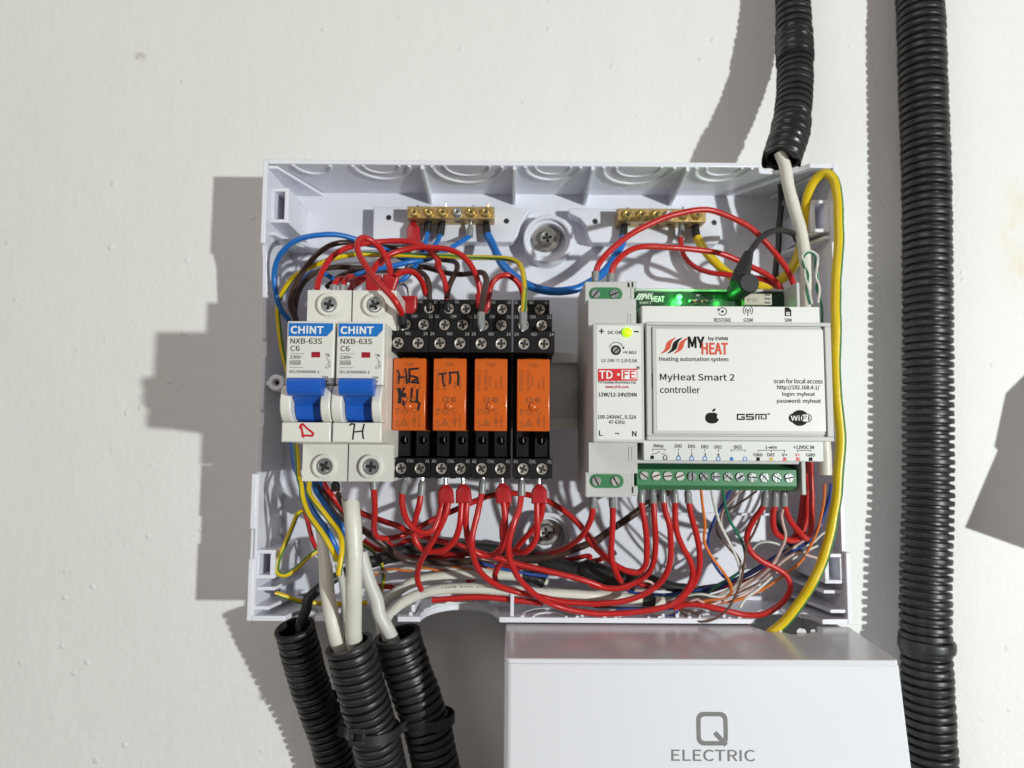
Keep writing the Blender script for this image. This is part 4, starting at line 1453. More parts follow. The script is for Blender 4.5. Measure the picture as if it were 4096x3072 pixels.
def conduit(name, label, pts, r, pitch, group, open_end=None, smooth_runs=(), seg=30, depth=0.13, start=0.0):
    s = MB()
    P = [Vector(p) for p in pts]

    def rf(d, t):
        for a, b_ in smooth_runs:
            if a <= d <= b_:
                return r * (1.0 + 0.02 * math.sin(d * 1.3) + 0.012 * math.sin(d * 3.7))
        ph = ((d + start) / pitch) % 1.0
        rb = r * (1 + 0.012 * math.sin(d * 0.37 + r) + 0.008 * math.sin(d * 1.31))
        if ph < 0.62:
            return rb * (1 - 0.02 * (2 * ph / 0.62 - 1) ** 4)
        u = (ph - 0.62) / 0.38
        return rb * (1 - depth * min(1, 2.2 * math.sin(PI * u)))

    s.tube(P, r, M['conduit'], seg, caps=False, rfun=rf, step=pitch / 14)
    o = s.build(name, org=pts[0], smooth=60)
    # inner skin so the mouth shows a wall and a dark bore
    tag(o, label, 'conduit', group)
    s = MB()
    C_ = catmull(P, 2.0)
    cut = [c - P[0] for c in (C_ if not open_end else C_)]
    s.tube([c for c in cut[::3]], r * 0.8, M['conduit'], 24, caps=False)
    t0 = (cut[1] - cut[0]).normalized()
    s.build('inner_bore', o)
    # rim joining bore and outer skin
    for e in ((0, 1),):
        fr = frames(C_)[e[0]]
        s = MB()
        vs = []
        for rr in (r * 0.8, r * 0.99):
            for k in range(28):
                a = 2 * PI * k / 28
                vs.append(fr[1] * (rr * math.cos(a)) + fr[2] * (rr * math.sin(a)))
        s.add(vs, [(k, (k + 1) % 28, 28 + (k + 1) % 28, 28 + k) for k in range(28)], M['conduit'])
        s.build('mouth_rim', o)
    return o


def KL(seq, w0=None):
    """a run of points: 'CROP', (x, y, w), ... ; a missing w is filled in from its neighbours"""
    crop, raw = None, []
    for e in seq:
        if isinstance(e, str):
            crop = e
        else:
            raw.append((crop, e[0], e[1], e[2] if len(e) > 2 else None))
    known = [i for i, e in enumerate(raw) if e[3] is not None]
    out = []
    for i, (c, x, y, w) in enumerate(raw):
        if w is None:
            a = max([k for k in known if k < i], default=None)
            b_ = min([k for k in known if k > i], default=None)
            if a is None:
                w = raw[b_][3]
            elif b_ is None:
                w = raw[a][3]
            else:
                w = raw[a][3] + (raw[b_][3] - raw[a][3]) * (i - a) / (b_ - a)
        out.append(K(c, x, y, w))
    return out


big = KL(['A4', (1490, -330, 13), (1500, -60, 13), (1508, 150, 14), (1522, 600, 14.5), (1543, 1195, 15), 'S', (3709, 1100, 15), (3711, 1536, 15), (3711, 2000, 15), (3703, 2300, 15.5), (3703, 2560, 16), (3716, 2850, 16), (3728, 3100, 16), (3735, 3350, 16), (3742, 3900, 16)])
conduit('conduit', 'thick black corrugated conduit running full height down the wall, right of the boxes', big, 11.2, 3.9, 'black corrugated conduits', depth=0.21)
c = U(3705, 2578, 16)
s = MB()
s.tube([(c[0] + 0.2, c[1] + 2.6, 16), (c[0], c[1] - 2.6, 16)], 12.2, M['conduit'], 36, rfun=lambda d, t: 12.3 - 0.5 * (2 * t - 1) ** 4, step=0.5)
s.box(c[0] - 5, c[0] + 5, c[1] - 2.4, c[1] + 2.4, 0.5, 6, M['conduit'])
tag(s.build('conduit_clip', org=(0, 0, 0)), 'black plastic clip round the thick wall conduit beside the glossy lower box', 'conduit clip')

upper = KL(['A4', (562, 1085, 36.5), (582, 1010, 36), (615, 900, 34.5), (628, 800, 32), (642, 680, 29), (648, 560, 26), (648, 440, 23), (642, 250, 20), (636, 60, 18), (628, -120, 16), (620, -300, 15)])
uc = conduit('conduit', 'black corrugated conduit from above, its taped open end over the box top rim', upper, 8.6, 3.9, 'black corrugated conduits', smooth_runs=((0, 21), (58, 75)), depth=0.22)
C_ = catmull([Vector(p) for p in upper], 0.5)
fr_ = frames(C_)
s = MB(upper[0])
# tape wraps with a ragged lower end
rt = random.Random(5)


def wrap(s, i0, i1, r, turns, seed, rag=0.0):
    rr = random.Random(seed)
    ph = [rr.uniform(0, 6.28) for _ in range(4)]
    seg = 30
    n = max(4, i1 - i0)
    vs, fs = [], []
    for i in range(n + 1):
        idx = int(i0 + (i1 - i0) * i / n)
        t = i / n
        for k in range(seg):
            a = 2 * PI * k / seg
            lap = ((t * turns + k / seg) % 1.0)
            rad = r * (1.0 + 0.035 * lap + 0.012 * math.sin(3 * a + ph[0] + 7 * t) + 0.010 * math.sin(5 * a + ph[1] - 11 * t))
            rad *= 1 - 0.06 * max(0.0, math.sin(2 * PI * (idx * 0.5 + 0.3 * math.sin(2 * a)) / 3.9)) ** 1.5
            p = C_[idx] + fr_[idx][1] * (rad * math.cos(a)) + fr_[idx][2] * (rad * math.sin(a))
            if i == 0 and rag:
                p = p - fr_[idx][0] * (rag * (0.5 + 0.5 * math.sin(2 * a + ph[2]) + 0.4 * math.sin(5 * a + ph[3])))
            vs.append(p)
    for i in range(n):
        for k in range(seg):
            k2 = (k + 1) % seg
            fs.append((i * seg + k, i * seg + k2, (i + 1) * seg + k2, (i + 1) * seg + k))
    s.add(vs, fs, M['tape'])


wrap(s, 0, 42, 8.95, 2.6, 2, 2.6)
s.build('tape_wrap', uc, smooth=50).location = (0, 0, 0)
s = MB(upper[0])
wrap(s, 116, 150, 8.95, 3.0, 9)
s.build('tape_wrap', uc, smooth=50).location = (0, 0, 0)

low1 = KL(['C4', (512, 200, 40), (545, 330, 37), (600, 540, 31), (665, 740, 26), (735, 930, 22), (785, 1090, 19), (825, 1260, 17), (845, 1420, 15), (852, 1700, 13), (850, 2050, 12)])
low2 = KL(['C4', (915, 320, 62), (945, 430, 61), (1000, 640, 58), (1065, 860, 55), (1110, 1010, 53), (1150, 1170, 50), (1180, 1340, 47), (1210, 1650, 38), (1220, 2050, 28)])
low3 = KL(['C4', (1268, 250, 46), (1300, 380, 45), (1375, 600, 44), (1450, 810, 43), (1498, 960, 42), (1535, 1130, 41), (1570, 1320, 39), (1610, 1650, 31), (1620, 2050, 22)])
cg = 'black corrugated conduits'
conduit('conduit', 'black corrugated conduit below the box with the black cable in its torn mouth', low1, 8.7, 3.35, cg, depth=0.19)
conduit('conduit', 'black corrugated conduit taking two cream cables, in the middle of the tied bunch', low2, 9.9, 3.3, cg, depth=0.16)
conduit('conduit', 'black corrugated conduit whose wide mouth takes the slanting pale grey cable, rightmost of the bunch', low3, 10.2, 3.5, cg, depth=0.16)
# the tie round the three of them
a1, a2, a3 = K('C4', 743, 965, 21.5), K('C4', 1095, 965, 53.5), K('C4', 1500, 965, 42)
s = MB()
loop = []
ctr = [(a1, 9.2), (a2, 10.5), (a3, 10.7)]
hull = []
for (p, r) in ctr:
    for k in range(36):
        a = 2 * PI * k / 36
        hull.append((p[0] + r * math.cos(a), p[2] + r * math.sin(a), p[1]))


def convex(points):
    pts_ = sorted(set((round(p[0], 4), round(p[1], 4), p[2]) for p in points))
    cr = lambda o, a, b_: (a[0] - o[0]) * (b_[1] - o[1]) - (a[1] - o[1]) * (b_[0] - o[0])
    lo_, up_ = [], []
    for p in pts_:
        while len(lo_) >= 2 and cr(lo_[-2], lo_[-1], p) <= 0:
            lo_.pop()
        lo_.append(p)
    for p in reversed(pts_):
        while len(up_) >= 2 and cr(up_[-2], up_[-1], p) <= 0:
            up_.pop()
        up_.append(p)
    return lo_[:-1] + up_[:-1]


xs_ = [a1[0] - 9.25 + (a3[0] + 10.75 - a1[0] + 9.25) * i / 70 for i in range(71)]
front, back = [], []
for x in xs_:
    f_ = [(p[2] + math.sqrt(max(0, r * r - (x - p[0]) ** 2)), p[2] - math.sqrt(max(0, r * r - (x - p[0]) ** 2))) for p, r in ctr if abs(x - p[0]) <= r]
    if f_:
        front.append((x, max(v[0] for v in f_)))
        back.append((x, min(v[1] for v in f_)))
    else:
        nr = min(ctr, key=lambda c: abs(abs(x - c[0][0]) - c[1]))
        front.append((x, nr[0][2] + 1))
        back.append((x, nr[0][2] - 1))
for _ in range(2):
    front = [front[0]] + [(front[i][0], max(front[i][1], (front[i - 1][1] + front[i + 1][1]) / 2)) for i in range(1, 70)] + [front[-1]]
hl = [(x, w, 0) for x, w in front] + [(x, w, 0) for x, w in reversed(back)]
vs, fs = [], []
n = len(hl)
cxh, cwh = sum(h[0] for h in hl) / n, sum(h[1] for h in hl) / n
zr = lambda x: a2[1] + (x - a2[0]) * (0.04 if x > a2[0] else -0.02)
for (dz, dr) in ((-2.2, 0.0), (-2.0, 0.5), (2.0, 0.5), (2.2, 0.0)):
    for h in hl:
        d = Vector((h[0] - cxh, h[1] - cwh)).normalized()
        vs.append((h[0] + d.x * dr, zr(h[0]) + dz, h[1] + d.y * dr))
for j in range(3):
    for k in range(n):
        fs.append((j * n + k, j * n + (k + 1) % n, (j + 1) * n + (k + 1) % n, (j + 1) * n + k))
s.add(vs, fs, M['rubber'])
tie = s.build('cable_tie', org=(0, 0, 0))
tag(tie, 'black plastic tie with a square head strapped round the three bunched conduits', 'cable tie')
hd = K('C4', 980, 998, 62)
s = MB()
s.box(hd[0] - 3.2, hd[0] + 3.2, hd[1] - 3.4, hd[1] - 1.5, 57.5, 64.5, M['rubber'])
s.box(hd[0] - 3.2, hd[0] + 3.2, hd[1] + 1.5, hd[1] + 3.4, 57.5, 64.5, M['rubber'])
s.box(hd[0] - 3.2, hd[0] - 1.6, hd[1] - 1.5, hd[1] + 1.5, 57.5, 64.5, M['rubber'])
s.box(hd[0] + 1.6, hd[0] + 3.2, hd[1] - 1.5, hd[1] + 1.5, 57.5, 64.5, M['rubber'])
s.box(hd[0] - 1.6, hd[0] + 1.6, hd[1] - 1.5, hd[1] + 1.5, 57.5, 60, M['rubber'])
s.box(hd[0] - 0.7, hd[0] + 0.9, hd[1] - 1.0, hd[1] + 0.6, 59.5, 62.5, M['rubber'])
s.build('tie_head', tie, bevel=0.3)

# ================================================================== wires
REG = {
    'red': (M['red'], 'red wires'), 'blue': (M['blue'], 'blue wires'), 'brown': (M['brown'], 'brown wires'), 'yg': (M['yellow'], 'yellow and green earth wires'),
    'white': (M['white_cable'], 'white sheathed cables'), 'grey': (M['grey_cable'], 'white sheathed cables'), 'black': (M['rubber'], 'black cables'),
    'torange': (M['thin_orange'], 'thin signal wires'), 'tgreen': (M['thin_green'], 'thin signal wires'), 'tblue': (M['dark_blue'], 'thin signal wires'),
    'twhite': (M['thin_white'], 'thin signal wires'), 'tpink': (M['thin_pink'], 'thin signal wires'), 'tbrown': (M['thin_brown'], 'thin signal wires'),
}


def ferrule(parent, org, kind, a, b_, rot=0.0):
    """a crimp sleeve from a (pin end) to b_ (wire end)"""
    a, b_ = Vector(a), Vector(b_)
    s = MB(org)
    d = (b_ - a)
    L_ = d.length
    d.normalize()
    if kind in 'gk':
        m = M['grey_ferrule' if kind == 'g' else 'black_ferrule']
        R_ = 1.5 if kind == 'g' else 1.85

        def rf(dd, t):
            return R_ * (0.62 + 0.38 * min(1, t / 0.28)) * (1.0 + 0.06 * t)
        s.tube([a, a.lerp(b_, 0.5), b_], R_, m, 16, rfun=rf, step=0.4)
        s.tube([a - d * 2.2, a + d * 0.4], 0.75, M['zinc'], 8)
    else:
        side_ = d.cross(Vector((0, 0, 1)))
        side_.normalize()
        out_ = side_.cross(d)
        vs = []
        for t, hw, ht in ((0, 1.15, 1.0), (0.3, 3.0, 1.6), (0.34, 3.1, 1.65), (1.0, 3.35, 1.75)):
            c_ = a.lerp(b_, t)
            for k in range(20):
                an = 2 * PI * k / 20
                cx, cy = math.cos(an), math.sin(an)
                e = 0.45
                vs.append(c_ + side_ * hw * math.copysign(abs(cx) ** e, cx) + out_ * ht * math.copysign(abs(cy) ** e, cy))
        fs = [(j * 20 + k, j * 20 + (k + 1) % 20, (j + 1) * 20 + (k + 1) % 20, (j + 1) * 20 + k) for j in range(3) for k in range(20)]
        fs += [tuple(range(20)), tuple(range(60, 80))]
        s.add(vs, fs, M['red_twin'])
        s.tube([a - d * 2.6, a + d * 0.4], 0.9, M['zinc'], 8)
    return s.build('ferrule', parent)


def wire(kind, r, label, seq, fer=(), cut=None, cat=None, name=None, stripe_twist=0.02, jitter=0.0):
    m, group = REG[kind]
    pts = KL(seq)
    org = pts[0]
    s = MB()
    st = (M['green'], (0, 1, 7, 8)) if kind == 'yg' else None
    if kind == 'yg' and r > 1.7:
        st = (M['green'], (9, 10))
    ph = random.uniform(0, 6)
    rf = (lambda d, t: r * (1 + 0.018 * math.sin(d * 0.5 + ph) + 0.012 * math.sin(d * 1.7 + ph))) if r > 0.7 else None
    s.tube(pts, r, m, 14 if r > 1.0 else 8, stripe=st, step=1.1 if r > 0.7 else 1.4, twist=stripe_twist if st else 0, rfun=rf, kink=0.55 if r < 2.3 else 0.35)
    nm = name or {'white': 'cable', 'grey': 'cable', 'black': 'cable'}.get(kind, 'thin_wire' if kind[0] == 't' else 'wire')
    if cut:
        for e in cut:
            p = Vector(pts[0] if e == 0 else pts[-1])
            q_ = Vector(pts[1] if e == 0 else pts[-2])
            d = (p - q_).normalized()
            s.tube([p - d * 0.5, p + d * 0.5], r * 0.6, M['copper'], 10)
    o = s.build(nm, org=org)
    tag(o, label, cat or ('cable' if nm == 'cable' else 'wire'), group)
    for f in fer:
        crop, a, b_ = f[1], f[2], f[3]
        ferrule(o, org, f[0], K(crop, *a), K(crop, *b_))
    return o


# ---- upper left bunch
wire('blue', 1.2, 'blue wire in a wide loop round the upper left corner, disappearing behind the left breaker',
     ['B1', (470, 560, 30), (400, 430, 32), (330, 340, 36), (265, 235, 40), (235, 120, 42), 'A1', (318, 1400, 43), (350, 1240, 46), (450, 1085, 50), (600, 985, 52), (800, 935, 52), (1000, 938, 50), (1220, 985, 46), (1450, 1060, 40), (1650, 1155, 34), (1790, 1215, 32), (1930, 1190, 28), (1990, 1060, 22), (2020, 900, 20)],
     [('k', 'A1', (2035, 770, 20), (2015, 910, 20))])
wire('blue', 1.2, 'short blue wire dropping from the second hole of the left brass bar',
     ['A1', (1480, 1540, 36), (1640, 1500, 38), (1760, 1420, 40), (1880, 1290, 38), (1990, 1150, 32), (2100, 1050, 26), (2165, 930, 20)],
     [('k', 'A1', (2185, 770, 20), (2160, 940, 20))])
wire('blue', 1.2, 'blue wire slanting down from a grey sleeve in the left brass bar',
     ['A2', (495, 955, 21), (370, 1035, 27), (210, 1125, 33), (10, 1215, 38), 'A1', (1830, 1235, 42), (1560, 1295, 44), (1350, 1340, 44), (1180, 1400, 42), (1080, 1470, 38)],
     [('g', 'A2', (505, 830, 21), (497, 960, 21))])
wire('blue', 1.15, 'short blue wire arching low over the back of the left breaker', ['A1', (560, 1560, 26), (660, 1410, 32), (760, 1345, 36), (860, 1355, 37), (940, 1400, 36), (1030, 1470, 32)])
wire('blue', 2.0, 'thick blue wire sagging between the two brass terminal bars',
     ['A2', (690, 930, 20), (735, 1020, 22), (790, 1140, 26), (880, 1290, 30), (1010, 1420, 33), (1180, 1520, 35), (1400, 1570, 36), (1620, 1550, 36), (1820, 1470, 34), (1980, 1350, 30), (2100, 1180, 25), (2170, 1060, 21), (2195, 960, 20)],
     [('k', 'A2', (672, 790, 20), (692, 945, 20)), ('k', 'A2', (2205, 800, 20), (2195, 970, 20))])
wire('brown', 1.25, 'dark brown wire arching highest behind the red loops, down beside the left breaker',
     ['B1', (430, 480, 32), (385, 330, 38), (352, 230, 42), 'A1', (520, 1600, 44), (570, 1450, 46), (660, 1300, 48), (800, 1150, 50), (950, 1060, 48), (1110, 1025, 45), (1260, 1030, 40), (1450, 1055, 34), (1700, 1075, 28), (1950, 1090, 26), (2150, 1150, 26), 'A2', (160, 1195, 28), (290, 1225, 32), (360, 1262, 38), (345, 1340, 44), (285, 1440, 48), (255, 1540, 50), (240, 1640, 52)],
     [('k', 'B2', (592, 215, 52), (592, 105, 52))])
wire('brown', 1.25, 'dark brown wire running flat to the grey sleeve on the third relay socket',
     ['B1', (420, 420, 28), (385, 300, 33), (395, 190, 36), 'A1', (600, 1560, 37), (680, 1440, 39), (800, 1355, 40), (980, 1300, 40), (1200, 1295, 38), (1450, 1320, 35), (1700, 1340, 32), (1950, 1295, 32), 'A2', (80, 1320, 32), (220, 1355, 36), (400, 1375, 42), (550, 1355, 50), (635, 1350, 56), (672, 1400, 62), (672, 1500, 68), 'B2', (895, 40, 74), (880, 140, 78), (868, 215, 80)],
     [('g', 'B2', (872, 350, 82), (868, 212, 80))])
wire('brown', 1.25, 'dark brown wire bent over into the first relay socket through a black sleeve',
     ['A1', (900, 1520, 32), (1050, 1400, 34), (1250, 1340, 34), (1500, 1335, 34), (1700, 1330, 36), (1880, 1340, 42), (1990, 1390, 48), (2035, 1480, 51), (2040, 1600, 52), 'B2', (448, 110, 52)],
     [('k', 'B2', (442, 205, 52), (447, 100, 52))])
wire('yg', 1.15, 'long yellow and green wire from the last relay socket, down left of the breakers',
     ['B2', (1215, 220, 84), (1222, 130, 80), (1228, 30, 74), 'A2', (1105, 1560, 70), (1092, 1440, 64), (1070, 1310, 58), (1010, 1230, 52), (900, 1200, 48), (700, 1185, 44), (480, 1185, 42), (250, 1175, 42), 'A1', (2000, 1170, 42), (1750, 1165, 43), (1500, 1155, 44), (1250, 1150, 46), (1000, 1200, 47), (820, 1260, 47), (650, 1330, 46), (520, 1430, 44), (430, 1550, 42), 'B1', (262, 180, 40), (250, 280, 39), (262, 420, 38), (295, 600, 37), (335, 800, 36), (360, 1000, 38), (380, 1200, 42), (400, 1400, 48), (420, 1580, 54), 'C1', (612, 200, 58), (635, 340, 62), (690, 480, 66), (780, 620, 70), (880, 770, 74), (950, 890, 76), (985, 970, 76)],
     [('g', 'B2', (1215, 350, 86), (1215, 212, 84))])
wire('red', 1.25, 'red wire arching highest from the left breaker to the second relay socket',
     ['A1', (795, 1540, 72), (815, 1430, 70), (870, 1300, 66), (970, 1175, 62), (1100, 1090, 58), (1260, 1045, 54), (1450, 1020, 50), (1650, 1010, 48), (1830, 1025, 47), (1980, 1075, 46), (2090, 1160, 46), (2150, 1260, 47), 'A2', (130, 1260, 48), (180, 1370, 50), (225, 1490, 51), (242, 1600, 51), (245, 1700, 50)])
wire('red', 1.3, 'red wire in a tall narrow loop, crossing in front of the right breaker',
     ['A1', (1605, 1400, 70), (1600, 1310, 68), (1565, 1210, 67), (1490, 1090, 67), (1400, 1005, 68), (1315, 972, 70), (1255, 1010, 73), (1245, 1095, 76), (1295, 1215, 79), (1400, 1370, 83), (1520, 1510, 86), (1640, 1640, 88), 'B1', (1165, 210, 88), (1200, 275, 85), 'B2', (222, 225, 82)],
     [('k', 'B2', (225, 335, 80), (220, 212, 82)), ('t', 'A1', (1545, 1640, 70), (1620, 1400, 70))])
wire('red', 1.25, 'red wire hooped from the slanted red sleeve over to the first relay socket',
     ['A1', (1660, 1400, 70), (1700, 1365, 69), (1760, 1345, 67), (1840, 1350, 63), (1920, 1400, 58), (1975, 1490, 54), (1995, 1580, 52), 'B2', (432, 60, 51)])
wire('red', 1.25, 'red wire in a long arch from the upright red sleeve to the third relay socket',
     ['A1', (1400, 1420, 68), (1415, 1340, 66), (1480, 1240, 63), (1600, 1160, 60), (1780, 1095, 58), (1950, 1070, 57), 'A2', (60, 1075, 57), (240, 1095, 57), (400, 1160, 57), (510, 1270, 57), (570, 1400, 57), (600, 1530, 56), (608, 1620, 55)],
     [('t', 'A1', (1425, 1660, 70), (1425, 1395, 70)), ('t', 'B2', (890, 215, 56), (885, 55, 56))])
wire('red', 1.25, 'short red hoop between the third and last relay sockets', ['A2', (705, 1640, 55), (712, 1560, 55), (735, 1480, 56), (800, 1410, 56), (890, 1385, 56), (985, 1425, 54), (1050, 1500, 52), (1080, 1580, 50), (1090, 1680, 48)])
wire('red', 1.25, 'short red stub in the left of two grey sleeves on the left breaker',
     ['A1', (980, 1510, 70), (1010, 1455, 68), (1075, 1415, 62), (1170, 1430, 54), (1300, 1420, 46), (1400, 1350, 40), (1500, 1260, 34)],
     [('g', 'A1', (975, 1590, 70), (980, 1495, 70))])
wire('red', 1.25, 'short red stub in the right of two grey sleeves on the left breaker',
     ['A1', (1080, 1510, 70), (1105, 1450, 68), (1150, 1405, 63), (1190, 1400, 57), (1195, 1450, 50), (1180, 1530, 44)],
     [('g', 'A1', (1072, 1590, 70), (1080, 1495, 70))])
wire('red', 1.25, 'red wire rising from behind the breakers into the middle of the bunch', ['A1', (1140, 1620, 38), (1180, 1520, 42), (1290, 1440, 45), (1390, 1370, 46), (1470, 1290, 44), (1560, 1200, 40), (1680, 1150, 34), (1800, 1120, 30)])
wire('tbrown', 0.6, 'thin brown wire hanging from the red sleeve in the left brass bar', ['A1', (1855, 1000, 20), (1835, 1100, 24), (1815, 1200, 28), (1780, 1300, 32), (1740, 1380, 34)],
     [])
wire('twhite', 0.6, 'thin white wire hanging from the red sleeve in the left brass bar', ['A1', (1870, 1000, 20), (1865, 1120, 25), (1850, 1230, 29), (1800, 1340, 33), (1760, 1420, 36)])
o = [x for x in C.objects if x.get('label', '').startswith('thin brown wire hanging')][0]
ferrule(o, Vector((o.location.x, o.location.z, -o.location.y)) * 1000, 't', K('A1', 1862, 800, 20), K('A1', 1868, 1015, 20))
wire('tblue', 0.5, 'thin blue wire curling into the red sleeve on the first relay socket', ['A1', (1640, 1560, 40), (1700, 1490, 46), (1770, 1490, 52), (1805, 1560, 55), (1810, 1640, 56)],
     [('t', 'B2', (285, 222, 56), (285, 75, 56))])
wire('twhite', 0.5, 'thin white wire curling into the red sleeve on the first relay socket', ['A1', (1620, 1600, 40), (1690, 1510, 46), (1765, 1475, 53), (1812, 1530, 56), (1822, 1640, 56)])

# ---- upper right
wire('red', 1.3, 'red wire arching from the power supply over the right brass bar',
     ['A3', (165, 1000, 66), (185, 930, 66), (250, 840, 64), (350, 750, 62), (480, 660, 60), (640, 580, 58), (800, 520, 56), (950, 487, 55), (1100, 490, 54), (1240, 530, 53), (1370, 600, 52), (1480, 690, 51), (1580, 790, 50), (1670, 905, 50), (1730, 1010, 50), (1765, 1120, 50), (1780, 1250, 48)],
     [('g', 'A3', (160, 1075, 66), (164, 980, 66))])
wire('red', 1.3, 'red wire in the lower arch from the power supply, flat below the right brass bar',
     ['A3', (288, 1010, 66), (305, 940, 66), (370, 860, 64), (460, 800, 60), (570, 778, 56), (750, 783, 52), (950, 797, 49), (1130, 825, 47), (1300, 885, 45), (1450, 950, 45), (1560, 1015, 45), (1640, 1090, 45), (1690, 1200, 44)],
     [('g', 'A3', (282, 1090, 66), (287, 995, 66))])
wire('red', 1.2, 'red wire curving down from a grey sleeve in the right brass bar', ['A3', (850, 690, 21), (850, 770, 23), (880, 860, 27), (960, 940, 32), (1090, 985, 36), (1250, 1005, 38), (1400, 1020, 40), (1540, 1050, 42), (1640, 1110, 42)],
     [('g', 'A3', (858, 590, 21), (850, 705, 21))])
wire('yg', 2.15, 'thick yellow and green cable from the right brass bar to the torn hole',
     ['A3', (982, 705, 20), (1040, 800, 23), (1120, 895, 26), (1230, 990, 28), (1350, 1055, 29), (1480, 1090, 30), (1600, 1080, 31), (1700, 1010, 32), (1780, 880, 33), (1830, 700, 34), (1850, 520, 36), (1880, 340, 40), (1940, 225, 43), (2015, 185, 46), (2080, 240, 48), (2112, 380, 50), (2125, 600, 52), (2115, 900, 53), (2095, 1207, 54), 'S', (3345, 1300, 55), (3345, 1560, 56), (3362, 1760, 56), 'C3', (2120, 80, 56), (2108, 250, 56), (2078, 430, 56), (2040, 600, 56), (1985, 780, 56), (1920, 940, 56), (1840, 1080, 55), (1750, 1190, 54), (1660, 1280, 53), (1570, 1360, 52), (1500, 1440, 49)],
     [('k', 'A3', (962, 590, 20), (978, 700, 20))], stripe_twist=0.0)
wire('white', 2.75, 'thick white cable coming out of the upper taped conduit and down behind the controller',
     ['A3', (1650, 20, 40), (1690, 130, 40), (1715, 290, 40), (1765, 470, 40), (1815, 640, 41), (1845, 820, 42), (1862, 1000, 43), (1870, 1200, 44), 'C3', (1995, -300, 44), (2010, -100, 44), (2015, 80, 44)], cat='cable')
wire('black', 1.5, 'thin black cable hanging straight down from the upper conduit behind the red arch', ['A3', (1640, 60, 28), (1652, 250, 24), (1655, 450, 22), (1640, 700, 22), (1622, 900, 24), (1608, 1060, 28)])
ant = wire('black', 1.35, 'black aerial lead with a moulded round-ended plug, plugged in beside the green lamp', ['A3', (1785, 730, 36), (1762, 680, 40), (1710, 648, 44), (1640, 640, 48), (1560, 665, 53), (1480, 730, 59), (1410, 825, 66), (1385, 870, 70)], cat='cable')
pl0, pl1 = Vector(K('A3', 1390, 850, 70)), Vector(K('A3', 1310, 1090, 74))
s = MB(Vector((ant.location.x, ant.location.z, -ant.location.y)) * 1000)
ax_ = (pl1 - pl0)
s.tube([pl0 - ax_ * 0.08, pl0 + ax_ * 0.4, pl1], 4.0, M['rubber'], 24, rfun=lambda d, t: 2.0 + 1.5 * min(1, t * 1.6), step=0.6)
e0 = Vector(K('A3', 1297, 1140, 62))
s.tube([e0, e0 + Vector((0, 0, 17))], 4.2, M['rubber'], 30, rfun=lambda d, t: 4.1 - (0.5 if t > 0.97 else 0), step=0.5)
s.build('plug', ant)
wire('tgreen', 0.55, 'thin green wire of the twisted hairpin above the right end of the controller',
     ['A3', (1890, 1240, 62), (1860, 1120, 60), (1870, 1000, 58), (1830, 920, 56), (1835, 850, 55), (1880, 815, 54), (1935, 850, 53), (1930, 930, 52), (1955, 1020, 51), (1945, 1100, 50), (1975, 1230, 50), 'S', (3290, 1330, 50), (3310, 1500, 50)])
wire('twhite', 0.55, 'thin white wire of the twisted hairpin above the right end of the controller',
     ['A3', (1905, 1240, 61), (1880, 1120, 61), (1850, 1010, 58), (1850, 920, 56), (1822, 850, 55), (1870, 805, 54), (1945, 845, 53), (1945, 930, 53), (1935, 1020, 51), (1965, 1100, 51), (1955, 1230, 50)])

# ---- lower left
wire('yg', 1.15, 'yellow and green wire with a cut end, curving out from under the left breaker',
     ['C1', (700, 120, 50), (690, 200, 56), (690, 270, 60), (740, 360, 64), (830, 470, 67), (910, 570, 69), (985, 660, 72), (1018, 760, 76), (1018, 880, 79), (1005, 1000, 80), (993, 1105, 80)], cut=(1,))
wire('yg', 1.1, 'thin yellow and green wire in a hairpin at the lower left of the box', ['C1', (790, 850, 34), (680, 930, 36), (560, 1040, 39), (450, 1105, 40), (385, 1080, 40), (385, 960, 38), (450, 800, 35), (540, 600, 30), (590, 490, 27), (640, 470, 24), (690, 510, 20)])
wire('yg', 1.1, 'short yellow and green wire with a bare copper end lying in the lower left corner', ['C1', (358, 1290, 40), (460, 1325, 38), (600, 1370, 34), (780, 1395, 30), (950, 1400, 27), (1150, 1395, 25), (1280, 1380, 24)], cut=(0,))
wire('yg', 0.9, 'short yellow and green wire curving between the slanting cable and the printed cable', ['C1', (1210, 790, 22), (1330, 860, 22), (1410, 960, 23), (1445, 1080, 24), (1440, 1200, 24), (1390, 1310, 22), (1330, 1360, 20)])
wire('blue', 1.2, 'blue wire slanting down from the left breaker, in front of the brown one', ['C1', (730, 130, 44), (770, 260, 50), (850, 390, 56), (950, 530, 60), (1050, 660, 60), (1120, 800, 56)])
wire('blue', 1.2, 'blue wire lying under the two yellow and green wires', ['B1', (360, 1290, 34), (395, 1500, 38), 'C1', (640, 220, 42), (700, 390, 46), (790, 540, 50), (880, 660, 52), (950, 790, 52), (990, 900, 50)])
wire('blue', 1.0, 'blue stub under the left breaker beside the red one', ['C1', (790, 150, 50), (825, 200, 50), (870, 270, 48), (930, 350, 46)])
wire('brown', 1.6, 'thick brown wire swooping across the box bottom, rising under the controller',
     ['C1', (720, 120, 40), (790, 230, 46), (880, 340, 50), (980, 470, 50), (1100, 580, 46), (1240, 660, 44), (1400, 770, 42), (1560, 890, 38), 'C2', (300, 930, 34), (480, 955, 32), (750, 960, 30), (1050, 940, 30), (1350, 925, 31), (1600, 915, 32), (1850, 865, 33), (2050, 790, 34), (2212, 720, 35), 'C3', (120, 640, 35), (250, 545, 36), (400, 450, 36), (530, 350, 36), (650, 270, 34), (760, 215, 30)])
wire('red', 1.2, 'red wire disappearing behind the cut top of the thick cream cable', ['C1', (830, 120, 48), (860, 210, 50), (930, 310, 52), (990, 400, 50), (1060, 500, 44)])
